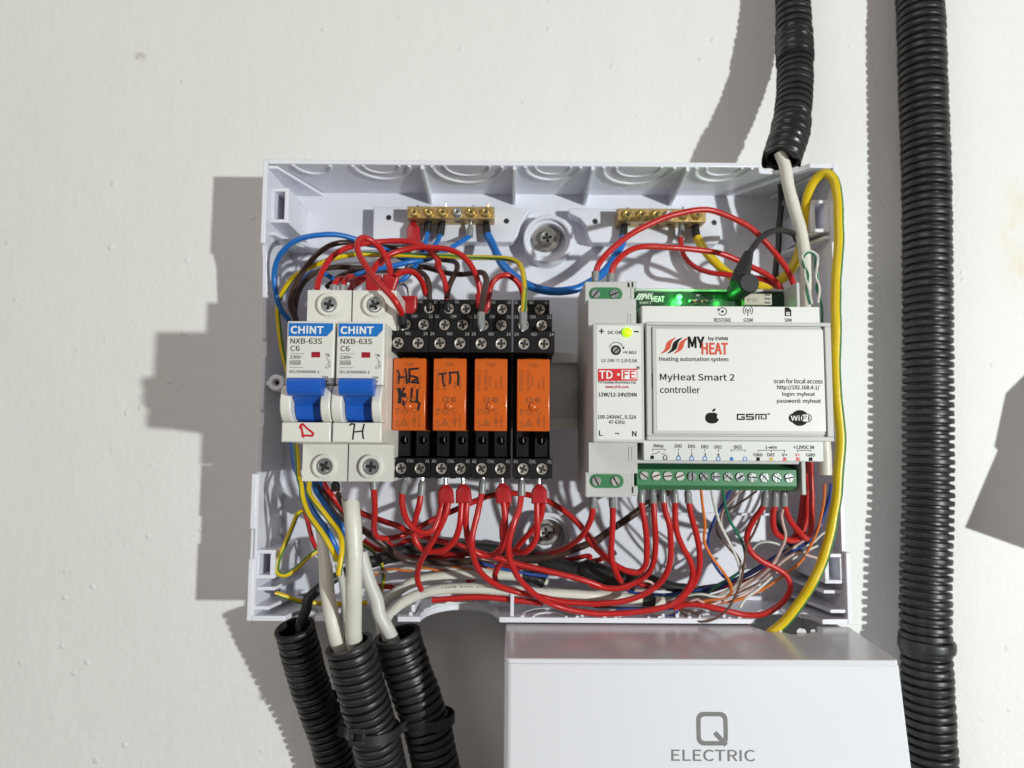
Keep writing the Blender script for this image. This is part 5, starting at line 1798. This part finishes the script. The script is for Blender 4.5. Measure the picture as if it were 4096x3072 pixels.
wire('red', 1.1, 'red wire dropping behind the thin yellow and green hairpin', ['C1', (640, 380, 24), (670, 520, 26), (700, 660, 28), (745, 790, 30), (800, 900, 30), (860, 980, 28)])
blk = wire('black', 2.3, 'black cable from the lower left conduit, passing behind the cream cables', ['C4', (560, 260, 39), (565, 150, 41), (600, 60, 41), 'C1', (680, 1360, 40), (790, 1250, 37), (930, 1150, 33), (1100, 1060, 30), (1280, 980, 29), 'C2', (10, 935, 28), (150, 875, 27), (400, 820, 25), (700, 800, 24), (1000, 805, 24), (1300, 840, 25), (1600, 900, 26), (1900, 990, 27), (2212, 1060, 28)])
w1 = wire('white', 3.3, 'thick cream cable standing in front, its sheath cut open at the top', ['C1', (1118, 385, 72), (1128, 500, 74), (1142, 700, 75), (1148, 950, 75), (1142, 1250, 73), 'C4', (945, 120, 67), (948, 230, 64), (958, 340, 60), (980, 440, 57)])
for st_, en in ((('C1', (1095, 400, 70)), (1035, 320, 66)),):
    s = MB(Vector((w1.location.x, w1.location.z, -w1.location.y)) * 1000)
    s.tube([K('C1', 1075, 420, 72), K('C1', 1050, 370, 69), K('C1', 1025, 335, 66)], 1.5, M['white_cable'], 8, rfun=lambda d, t: 1.7 - 1.2 * t)
    s.build('sheath_flap', w1)
wire('brown', 1.2, 'brown core with a bare copper end bent towards a black sleeve under the right breaker', ['C1', (1090, 470, 68), (1040, 400, 66), (1005, 340, 64), (985, 290, 62)],
     [('k', 'C1', (960, 165, 60), (960, 262, 61))], cut=(1,))
wire('white', 3.0, 'thick cream cable left of the tallest one, running down from behind the earth wires', ['C1', (830, 640, 44), (842, 760, 48), (858, 950, 52), (870, 1150, 56), (886, 1320, 58), 'C4', (785, 120, 61), (810, 230, 61), (838, 340, 59), (870, 440, 56)])
wire('grey', 2.9, 'pale grey cable slanting down to the right into the rightmost lower conduit', ['C1', (1215, 880, 50), (1250, 1010, 50), (1300, 1170, 50), (1372, 1360, 50), 'C4', (1140, 100, 50), (1190, 200, 49), (1235, 290, 47), (1270, 380, 45)])
wire('grey', 1.6, 'thin pale cable seen between the two cream cables', ['C1', (985, 1000, 42), (1010, 1100, 44), (1035, 1230, 46), (1055, 1400, 48), (1075, 1600, 50), 'C4', (900, 200, 52), (920, 330, 52)])
w5 = wire('white', 2.35, 'white cable with black printed characters, curving along the bottom and taped near its end', ['C4', (1200, 290, 42), (1180, 200, 42), (1190, 130, 41), 'C2', (150, 1450, 41), (270, 1350, 41), (430, 1275, 41), (650, 1225, 41), (900, 1210, 41), (1200, 1222, 41), (1500, 1245, 40), (1800, 1270, 39), (2100, 1285, 38), 'C3', (200, 1048, 37), (330, 1058, 37), (450, 1075, 37), (600, 1095, 37), (725, 1105, 37)])
s = MB(Vector((w5.location.x, w5.location.z, -w5.location.y)) * 1000)
s.tube([K('C3', 540, 1088, 37), K('C3', 640, 1098, 37)], 2.65, M['tape'], 16)
s.build('tape_wrap', w5)
# printing on the cable, wrapped round its upper front
Cw = catmull([Vector(p) for p in KL(['C2', (430, 1275, 41), (650, 1225, 41), (900, 1210, 41), (1200, 1222, 41), (1500, 1245, 40), (1800, 1270, 39)])], 0.25)
tx0, tot = 330, 0
vs_, fs_ = glyphs('20  ET  10EM  EHU  KYBK  PHC', 0.0)
xa, xb = min(v[0] for v in vs_), max(v[0] for v in vs_)
n = len(Cw)
vv = []
for x, y in vs_:
    t = (x - xa) / (xb - xa)
    i = min(n - 2, int((0.02 + 0.62 * t) * (n - 1)))
    p = Cw[i]
    tg_ = (Cw[i + 1] - Cw[i]).normalized()
    up_ = Vector((-tg_.y, tg_.x, 0)).normalized()
    if up_.y < 0:
        up_ = -up_
    a = math.radians(72 - (y - 0.35) * 42 + 0)
    ang = math.radians(38) + (y - 0.35) * 1.0
    vv.append(p + (up_ * math.sin(ang) + Vector((0, 0, 1)) * math.cos(ang)) * (2.35 + 0.09))
s = MB(Vector((w5.location.x, w5.location.z, -w5.location.y)) * 1000)
s.add(vv, fs_, M['black_print'])
s.build('printed_lettering', w5)
w6 = wire('white', 2.35, 'white cable behind the printed one, bent over higher and taped off', ['C4', (1160, 300, 32), (1150, 190, 32), 'C2', (40, 1430, 32), (150, 1300, 32), (320, 1180, 32), (500, 1120, 31), (750, 1085, 30), (1050, 1075, 29), (1350, 1085, 28), (1550, 1110, 27), (1690, 1170, 27)])
s = MB(Vector((w6.location.x, w6.location.z, -w6.location.y)) * 1000)
s.tube([K('C2', 1450, 1095, 28), K('C2', 1560, 1112, 27.5), K('C2', 1660, 1155, 27)], 2.6, M['tape'], 16, rfun=lambda d, t: 2.6 + 0.25 * math.sin(d * 2.1))
s.build('tape_wrap', w6)
s = MB()
bt = wire('black', 4.2, 'bundle wrapped in black tape lying behind the red wires at the bottom', ['C2', (1300, 860, 22), (1500, 905, 23), (1750, 980, 26), (1950, 1040, 28), (2150, 1090, 30), 'C3', (80, 830, 31), (220, 880, 32), (360, 920, 33), (480, 940, 33)], cat='cable bundle', name='taped_bundle')
wire('black', 2.4, 'black cable curving out of the taped bundle toward the thin signal wires', ['C3', (300, 860, 24), (430, 870, 26), (560, 900, 28), (680, 950, 29), (800, 985, 30), (930, 1000, 30)])

# ---- lower middle: red wires under the relays
rd = lambda label, seq, fer=(), r=1.27: wire('red', r, label, seq, fer)
rd('red jumper in a shallow U from the first grey to the first red sleeve',
   ['C2', (265, 275, 70), (268, 390, 71), (305, 520, 72), (380, 620, 72), (480, 668, 72), (560, 645, 72), (620, 540, 71), (650, 430, 70), (665, 370, 70)],
   [('g', 'C2', (292, 150, 68), (267, 290, 70)), ('t', 'C2', (694, 195, 69), (700, 378, 70))])
rd('red jumper in a deep U from the second grey sleeve to the second red sleeve',
   ['C2', (450, 290, 68), (430, 400, 68), (390, 540, 66), (372, 650, 64), (400, 760, 63), (480, 840, 63), (590, 855, 64), (700, 830, 66), (790, 730, 68), (835, 570, 70), (852, 370, 70)],
   [('g', 'C2', (466, 148, 68), (452, 300, 68)), ('t', 'C2', (866, 190, 69), (875, 372, 70))])
rd('red wire from the first red sleeve swinging down left onto the printed cable',
   ['C2', (722, 370, 71), (690, 500, 71), (620, 650, 69), (540, 790, 66), (465, 920, 60), (425, 1040, 54), (425, 1140, 50), (455, 1225, 46)])
rd('red jumper in a deep U from the second red sleeve to the third red sleeve',
   ['C2', (903, 370, 70), (898, 500, 70), (905, 640, 68), (930, 780, 65), (985, 855, 63), (1070, 895, 62), (1160, 885, 63), (1240, 810, 66), (1280, 690, 69), (1280, 520, 71), (1262, 365, 71)],
   [('t', 'C2', (1252, 180, 69), (1270, 372, 70))])
rd('red wire leaving the third red sleeve behind the jumper', ['C2', (1305, 365, 69), (1285, 470, 66), (1250, 580, 63), (1250, 690, 60), (1268, 780, 56), (1230, 850, 50)])
rd('red wire sweeping from the third grey sleeve under the relays to the controller',
   ['C2', (1052, 270, 68), (1020, 420, 70), (975, 590, 71), (952, 750, 71), (972, 900, 68), (1025, 1035, 63), (1120, 1130, 57), (1250, 1205, 52), (1420, 1255, 48), (1640, 1300, 46), (1900, 1345, 45), (2212, 1368, 45), 'C3', (180, 1117, 45), (330, 1105, 46), (460, 1075, 47), (580, 1025, 49), (690, 940, 51), (755, 820, 54), (778, 680, 57), (762, 500, 60), (728, 380, 61), (712, 290, 62)],
   [('g', 'C2', (1062, 135, 68), (1050, 278, 68)), ('g', 'C3', (703, 195, 62), (712, 300, 62))])
rd('red wire from the last grey sleeve, sweeping lowest along the bottom rim',
   ['C2', (1438, 290, 70), (1420, 430, 72), (1365, 580, 74), (1322, 740, 74), (1322, 890, 72), (1370, 1035, 68), (1465, 1170, 60), (1600, 1295, 53), (1760, 1385, 48), (1960, 1440, 46), (2212, 1462, 45), 'C3', (200, 1195, 45), (400, 1193, 45), (600, 1178, 46), (780, 1125, 47), (890, 1030, 48), (940, 910, 50), (930, 790, 53), (865, 650, 57), (815, 520, 60), (805, 400, 61), (805, 290, 62)],
   [('g', 'C2', (1441, 142, 70), (1440, 300, 70)), ('g', 'C3', (800, 195, 62), (805, 302, 62))])
rd('red wire in a U from the fourth red sleeve, passing behind the long sweep',
   ['C2', (1592, 375, 70), (1592, 520, 70), (1592, 660, 69), (1560, 770, 67), (1495, 845, 65), (1420, 862, 62), (1330, 835, 58), (1240, 790, 50)],
   [('t', 'C2', (1612, 190, 69), (1618, 378, 70))])
rd('red wire slanting from the fourth red sleeve to a hook on the white cable',
   ['C2', (1650, 375, 68), (1625, 510, 66), (1545, 640, 62), (1430, 775, 57), (1345, 870, 52), (1250, 950, 47), (1195, 1030, 44), (1178, 1100, 42), (1190, 1140, 40)])
rd('long red wire slanting down from the cream cable right across the bottom to the controller',
   ['C1', (1100, 420, 44), (1230, 490, 48), (1400, 550, 50), (1600, 620, 52), 'C2', (330, 660, 52), (520, 710, 52), (720, 765, 52), (920, 825, 51), (1120, 890, 50), (1280, 940, 49), (1450, 990, 48), (1700, 1045, 47), (1950, 1100, 46), (2212, 1195, 44), 'C3', (120, 960, 44), (270, 992, 44), (420, 975, 45), (560, 895, 47), (635, 770, 51), (655, 620, 55), (637, 450, 59), (630, 290, 60)],
   [('g', 'C3', (622, 195, 61), (630, 302, 60))])
rd('red wire from the right breaker, arching across to the first controller terminal',
   ['C1', (1345, 235, 68), (1352, 360, 66), (1350, 520, 62), (1352, 640, 57), (1390, 715, 52), (1480, 735, 48), (1600, 715, 46), 'C2', (300, 670, 45), (430, 605, 44), (580, 535, 43), (760, 455, 42), (950, 370, 41), (1110, 308, 41), (1260, 285, 41), (1430, 285, 41), (1600, 320, 42), (1780, 405, 43), (1940, 520, 44), (2060, 640, 45), (2160, 770, 46), 'C3', (100, 580, 47), (200, 695, 48), (310, 795, 48), (420, 855, 49), (510, 868, 50), (570, 810, 52), (580, 670, 55), (560, 480, 59), (532, 290, 61)],
   [('g', 'C1', (1345, 130, 68), (1345, 245, 68)), ('g', 'C3', (530, 195, 61), (532, 302, 61))])
rd('red wire from the left terminal under the power supply, bending away left',
   ['C2', (2145, 405, 62), (2125, 530, 60), (2050, 670, 54), (1940, 770, 46), (1830, 830, 38), (1700, 870, 30), (1550, 880, 26)],
   [('g', 'C2', (2148, 300, 63), (2145, 415, 62))])
rd('red wire dropping straight from the right terminal under the power supply', ['C3', (302, 325, 62), (306, 470, 60), (297, 620, 57), (297, 760, 53), (325, 870, 48), (372, 940, 42), (420, 990, 36)],
   [('g', 'C3', (302, 258, 63), (302, 335, 62))])
rd('red wire from the fifth controller terminal, falling to join the two long sweeps', ['C3', (915, 290, 61), (935, 400, 60), (975, 540, 57), (1002, 690, 54), (995, 830, 51), (955, 950, 48), (880, 1060, 45), (800, 1140, 42)],
   [('g', 'C3', (905, 195, 62), (915, 302, 61))])
rd('thin-looking red wire lying along the bottom rim under the printed cable', ['C2', (560, 1330, 41), (700, 1315, 41), (950, 1305, 41), (1200, 1312, 40), (1450, 1330, 39), (1650, 1360, 38)])
rd('dark red wire low behind the white cables at the bottom', ['C1', (1240, 960, 18), (1290, 1120, 20), (1380, 1210, 22), (1520, 1232, 22), 'C2', (170, 1215, 22), (330, 1170, 22), (480, 1110, 22), (640, 1060, 22), (800, 1030, 21)])
rd('red wire in a broad hook at the lower right of the box',
   ['C3', (790, 1150, 42), (900, 1120, 43), (1020, 1125, 45), (1180, 1165, 46), (1380, 1207, 46), (1540, 1190, 47), (1670, 1110, 48), (1735, 990, 49), (1705, 890, 50), (1610, 820, 51), (1490, 760, 52), (1405, 680, 53), (1385, 570, 54), (1430, 450, 57), (1490, 370, 60), (1520, 320, 61)],
   [('g', 'C3', (1535, 210, 62), (1522, 330, 61))])
rd('red wire making a tight U from the middle of the three right-hand grey sleeves', ['C3', (1608, 320, 61), (1592, 420, 60), (1610, 540, 58), (1690, 600, 55), (1780, 610, 50), (1850, 560, 44)],
   [('g', 'C3', (1610, 205, 62), (1608, 330, 61))])
rd('red wire slanting right from the last grey sleeve, then turning up behind the controller', ['C3', (1680, 315, 60), (1720, 420, 58), (1780, 510, 55), (1845, 590, 51), (1885, 580, 48), (1903, 440, 45), (1905, 250, 43), (1900, 60, 42), (1895, -200, 40)],
   [('g', 'C3', (1680, 205, 62), (1680, 325, 60))])
rd('straight red wire rising behind the right end of the controller, left of another', ['C3', (1740, 610, 46), (1790, 520, 43), (1825, 330, 40), (1850, 120, 38), (1850, -150, 36)])
rd('straight red wire rising behind the right end of the controller, against the yellow cable', ['C3', (1800, 600, 42), (1850, 480, 40), (1870, 280, 37), (1875, 60, 35), (1870, -200, 34)])

# ---- thin signal wires
th = lambda kind, label, seq, r=0.5: wire(kind, r, label, seq)
th('torange', 'thin orange wire wriggling down from under the controller to the end of the printed cable', ['C3', (1012, 190, 62), (1025, 330, 61), (1045, 480, 59), (1040, 610, 57), (1090, 720, 55), (1160, 820, 53), (1225, 920, 50), (1258, 1000, 47), (1235, 1050, 45), (1100, 1085, 42), (900, 1105, 39), (725, 1108, 37)], 0.62)
th('twhite', 'thin white wire beside the orange one, falling from the controller terminals', ['C3', (1095, 190, 62), (1118, 310, 60), (1165, 460, 58), (1215, 580, 56), (1270, 690, 53), (1312, 800, 50), (1330, 890, 47), (1295, 970, 44), (1190, 1050, 41), (950, 1095, 38), (725, 1100, 36)], 0.62)
th('tgreen', 'thin green wire falling from the controller terminals in a long curve', ['C3', (1188, 190, 62), (1203, 300, 60), (1240, 430, 57), (1310, 550, 53), (1355, 650, 50), (1362, 760, 46), (1310, 860, 42), (1190, 945, 38), (1060, 1040, 36)], 0.6)
th('tblue', 'thin blue wire bowing left from under the controller terminals', ['C3', (1255, 195, 60), (1205, 290, 58), (1120, 430, 54), (1072, 545, 50), (1066, 650, 46), (1110, 780, 42), (1190, 890, 38), (1250, 930, 34), (1100, 1000, 32), (850, 1035, 32), (650, 1048, 32)], 0.62)
th('tpink', 'thin pale brown wire crossing the blue one under the controller', ['C3', (1345, 195, 60), (1260, 290, 57), (1190, 380, 53), (1180, 470, 49), (1225, 590, 46), (1275, 690, 43), (1330, 780, 40), (1345, 880, 38)], 0.5)
th('tbrown', 'thin dark brown wire slanting left from the eleventh controller terminal', ['C3', (1460, 210, 60), (1380, 270, 57), (1290, 330, 53), (1200, 390, 49), (1145, 470, 45), (1150, 560, 42), (1230, 660, 38), (1330, 770, 34)], 0.5)
th('tbrown', 'thin brown wire from the right-hand sleeves making a big loop along the bottom rim', ['C3', (1500, 330, 60), (1480, 440, 58), (1435, 550, 56), (1380, 650, 54), (1365, 770, 52), (1345, 900, 50), (1290, 1050, 48), (1215, 1170, 47), (1120, 1235, 46), (1020, 1260, 45), (920, 1225, 43), (850, 1180, 40)], 0.55)
th('tpink', 'thin pinkish wire from the last grey sleeve falling into the tangle', ['C3', (1688, 325, 60), (1660, 400, 59), (1675, 490, 58), (1695, 570, 57), (1665, 670, 55), (1600, 790, 52), (1500, 890, 48), (1400, 960, 44), (1200, 1065, 40), (950, 1110, 38), (740, 1115, 36)], 0.62)
th('tpink', 'thin pale wire arching right over the tangle to the yellow cable', ['C3', (1950, 750, 44), (1870, 725, 46), (1790, 705, 47), (1710, 745, 47), (1610, 830, 46), (1510, 920, 44), (1380, 1000, 42), (1150, 1075, 40), (850, 1110, 38)], 0.62)
th('torange', 'thin orange wire slanting from the right wall down to the taped cable end', ['C3', (2010, 150, 40), (1990, 350, 40), (1920, 600, 42), (1810, 780, 44), (1710, 865, 45), (1600, 950, 44), (1450, 1030, 43), (1300, 1090, 42), (1080, 1110, 40), (740, 1120, 37)], 0.6)
th('tblue', 'thin dark blue wire slanting from the right wall along the bottom tangle', ['C3', (2060, 150, 38), (2040, 300, 38), (1970, 480, 39), (1890, 600, 40), (1790, 665, 40), (1640, 740, 39), (1490, 830, 37), (1300, 930, 35), (1050, 1000, 34), (800, 1035, 33), (500, 1040, 32)], 0.7)
th('tblue', 'thin violet-blue wire just above the dark blue one at the lower right', ['C3', (2050, 220, 34), (1985, 430, 35), (1900, 570, 36), (1780, 640, 36), (1600, 740, 36), (1420, 850, 34), (1220, 950, 32), (950, 1010, 31)], 0.6)
th('twhite', 'thin white wire in a shallow arch left of the red U at the lower right', ['C3', (1420, 690, 38), (1470, 635, 39), (1540, 618, 40), (1620, 635, 40), (1700, 665, 40), (1820, 655, 40), (1910, 630, 40), (1965, 575, 40), (2010, 540, 38)], 0.5)
th('twhite', 'thin white wire slanting through the tangle with a cut copper end', ['C3', (1325, 1150, 48), (1370, 1080, 47), (1470, 1000, 46), (1600, 880, 44), (1720, 770, 42), (1860, 690, 40), (1950, 650, 38)], 0.6)
th('tgreen', 'thin green strand lying low across the tangle', ['C3', (1370, 830, 36), (1310, 870, 36), (1230, 920, 36), (1130, 975, 35), (1060, 1045, 35), (980, 1060, 34), (860, 1070, 34)], 0.6)
rd('thin red strand low across the tangle at the bottom', ['C3', (1560, 820, 32), (1450, 890, 32), (1350, 935, 32), (1200, 985, 32), (1080, 1020, 31), (950, 1040, 30)], (), 0.7)
th('torange', 'thin orange strand nearest the bottom rim among the loose ends', ['C3', (735, 1125, 38), (900, 1095, 40), (1060, 1105, 41), (1220, 1105, 42), (1320, 1090, 42), (1420, 1040, 42), (1520, 1000, 42)], 0.6)
th('tpink', 'thin pinkish strand kinked upward among the loose ends', ['C3', (850, 1130, 42), (920, 1100, 43), (985, 1080, 44), (1030, 1110, 45), (1080, 1130, 44), (1180, 1100, 43), (1330, 1050, 42), (1480, 980, 41)], 0.55)
th('tbrown', 'thin brown strand beside the black cable in the tangle', ['C3', (560, 1000, 30), (700, 1000, 31), (850, 990, 31), (1050, 975, 32), (1300, 930, 32), (1350, 850, 32)], 0.6)
th('tblue', 'thin blue strand curling round at the bottom rim', ['C3', (630, 1215, 40), (720, 1225, 41), (800, 1210, 42), (830, 1175, 42), (815, 1150, 41), (770, 1160, 39), (650, 1165, 37), (400, 1155, 35), (330, 1160, 34)], 0.6)
th('twhite', 'thin white strand curling round at the bottom rim', ['C3', (610, 1205, 39), (720, 1212, 40), (800, 1190, 41), (825, 1155, 42), (835, 1190, 42), (800, 1225, 41), (700, 1235, 40)], 0.5)
def twist_pair(crop, pts, a):
    P = catmull([Vector(K(crop, *p)) for p in pts], 1.0)
    fr = frames(P)
    return [tuple(P[i] + fr[i][1] * (0.6 * math.cos(i * 0.42 + a)) + fr[i][2] * (0.6 * math.sin(i * 0.42 + a))) for i in range(0, len(P), 2)]


tp = [(-80, 1085, 26), (60, 1050, 27), (200, 1030, 28), (400, 1025, 29), (600, 1025, 29), (800, 1018, 29), (1000, 1022, 29), (1150, 1030, 29), (1300, 1040, 28), (1450, 1050, 27)]
for kind, a, lb in (('torange', 0, 'orange strand of the twisted pair running across above the white cables'), ('twhite', PI, 'white strand of the twisted pair running across above the white cables')):
    pts = twist_pair('C2', tp, a)
    s = MB()
    s.tube(pts, 0.55, REG[kind][0], 8)
    tag(s.build('thin_wire', org=pts[0]), lb, 'wire', 'thin signal wires')
th('tblue', 'flat blue strand emerging from behind the red jumper toward the taped bundle', ['C2', (990, 945, 34), (1060, 970, 34), (1200, 1010, 33), (1400, 1045, 32), (1560, 1075, 31), (1700, 1095, 30)], 0.75)
th('tpink', 'bare copper-coloured strand under the brown wire in the middle', ['C2', (960, 900, 34), (1080, 930, 33), (1200, 950, 33), (1400, 975, 31), (1600, 980, 30)], 0.5)

# ---- more of the tangle along the bottom
rd('red wire low behind the jumpers, running from the cream cables to the taped bundle', ['C1', (1240, 760, 20), (1400, 850, 20), (1600, 800, 20), 'C2', (330, 740, 20), (560, 860, 20), (850, 880, 21), (1150, 860, 22), (1450, 900, 23), (1700, 960, 24)])
rd('red wire half hidden behind the white cables, ending under the power supply', ['C2', (900, 1150, 20), (1150, 1050, 22), (1400, 1010, 24), (1700, 1000, 25), (2000, 1000, 26), 'C3', (60, 800, 26), (200, 760, 28), (330, 700, 30)], (), 1.15)
th('tbrown', 'thin dark strand low along the bottom rim below the controller', ['C3', (150, 1140, 32), (350, 1150, 33), (560, 1150, 34), (760, 1150, 36), (900, 1170, 38), (1000, 1200, 40)], 0.6)
th('tblue', 'dark blue strand beside the tape at the end of the white cable', ['C3', (420, 1010, 33), (520, 1035, 34), (640, 1050, 34), (760, 1045, 33), (900, 1020, 32)], 0.85)
th('tpink', 'pale pinkish strand looping over the taped bundle', ['C3', (380, 980, 38), (460, 945, 39), (560, 930, 40), (630, 955, 39), (600, 1000, 37), (480, 1010, 36)], 0.6)
th('twhite', 'white strand fanning out from the taped cable end toward the green terminal strip', ['C3', (725, 1095, 37), (860, 1060, 40), (1010, 1040, 43), (1180, 1060, 44), (1290, 1010, 46), (1330, 930, 48)], 0.55)
th('tgreen', 'pale green strand fanning out lowest from the taped cable end', ['C3', (730, 1080, 36), (860, 1050, 37), (980, 1035, 38), (1090, 1050, 38), (1200, 1020, 38), (1300, 960, 38)], 0.55)
th('tpink', 'pinkish strand slanting up right across the tangle to the yellow cable', ['C3', (900, 1085, 36), (1150, 1040, 38), (1380, 940, 40), (1560, 830, 41), (1700, 700, 41), (1850, 600, 40), (1980, 480, 38)], 0.55)
wire('black', 1.3, 'thin black wire behind the tight red U at the lower right', ['C3', (1610, 380, 48), (1640, 470, 46), (1680, 560, 42), (1740, 640, 38), (1820, 700, 34)])
# unseen slab added past the right edge, shaped to cast the wedge of shadow
caster = MB()
so = [(4180, 1440), (4096, 1500), (4022, 1573), (3976, 1787), (3990, 1800), (3859, 2110), (4096, 2195), (4700, 2230), (4700, 1440)]
pl_ = []
for px, py in so:
    x, z, _ = U(px, py, 0)
    f = 38.0 / 970.0
    pl_.append((x + (750 - x) * f, z + (-55 - z) * f))
caster.prism_w(pl_, 30, 38, M['cover'])
caster.prism_w([(x * 0.12 + pl_[7][0] * 0.88, z * 0.12 + pl_[7][1] * 0.88) for x, z in pl_], 0, 30, M['cover'])
tag(caster.build('shadow_caster', bevel=0.5), 'unseen white slab added beyond the thick conduit to cast a wall shadow', 'cover')

rd('red wire sagging lowest behind the jumpers, under the brown wire', ['C2', (120, 760, 22), (300, 880, 22), (520, 930, 22), (760, 900, 22), (980, 960, 23), (1200, 1000, 24), (1420, 960, 24)], (), 1.15)
wire('black', 2.0, 'black cable low behind the brown wire, under the orange and white twist', ['C1', (1240, 1010, 22), (1450, 960, 21), (1700, 910, 20), 'C2', (500, 870, 19), (900, 850, 19), (1250, 900, 20), (1550, 1000, 22), (1850, 1060, 24), (2150, 1100, 25)])
rd('red wire crossing low behind the red U wires under the power supply', ['C2', (1700, 900, 24), (1900, 930, 26), (2120, 900, 28), 'C3', (100, 800, 30), (230, 850, 30), (400, 930, 30), (600, 980, 30)], (), 1.1)
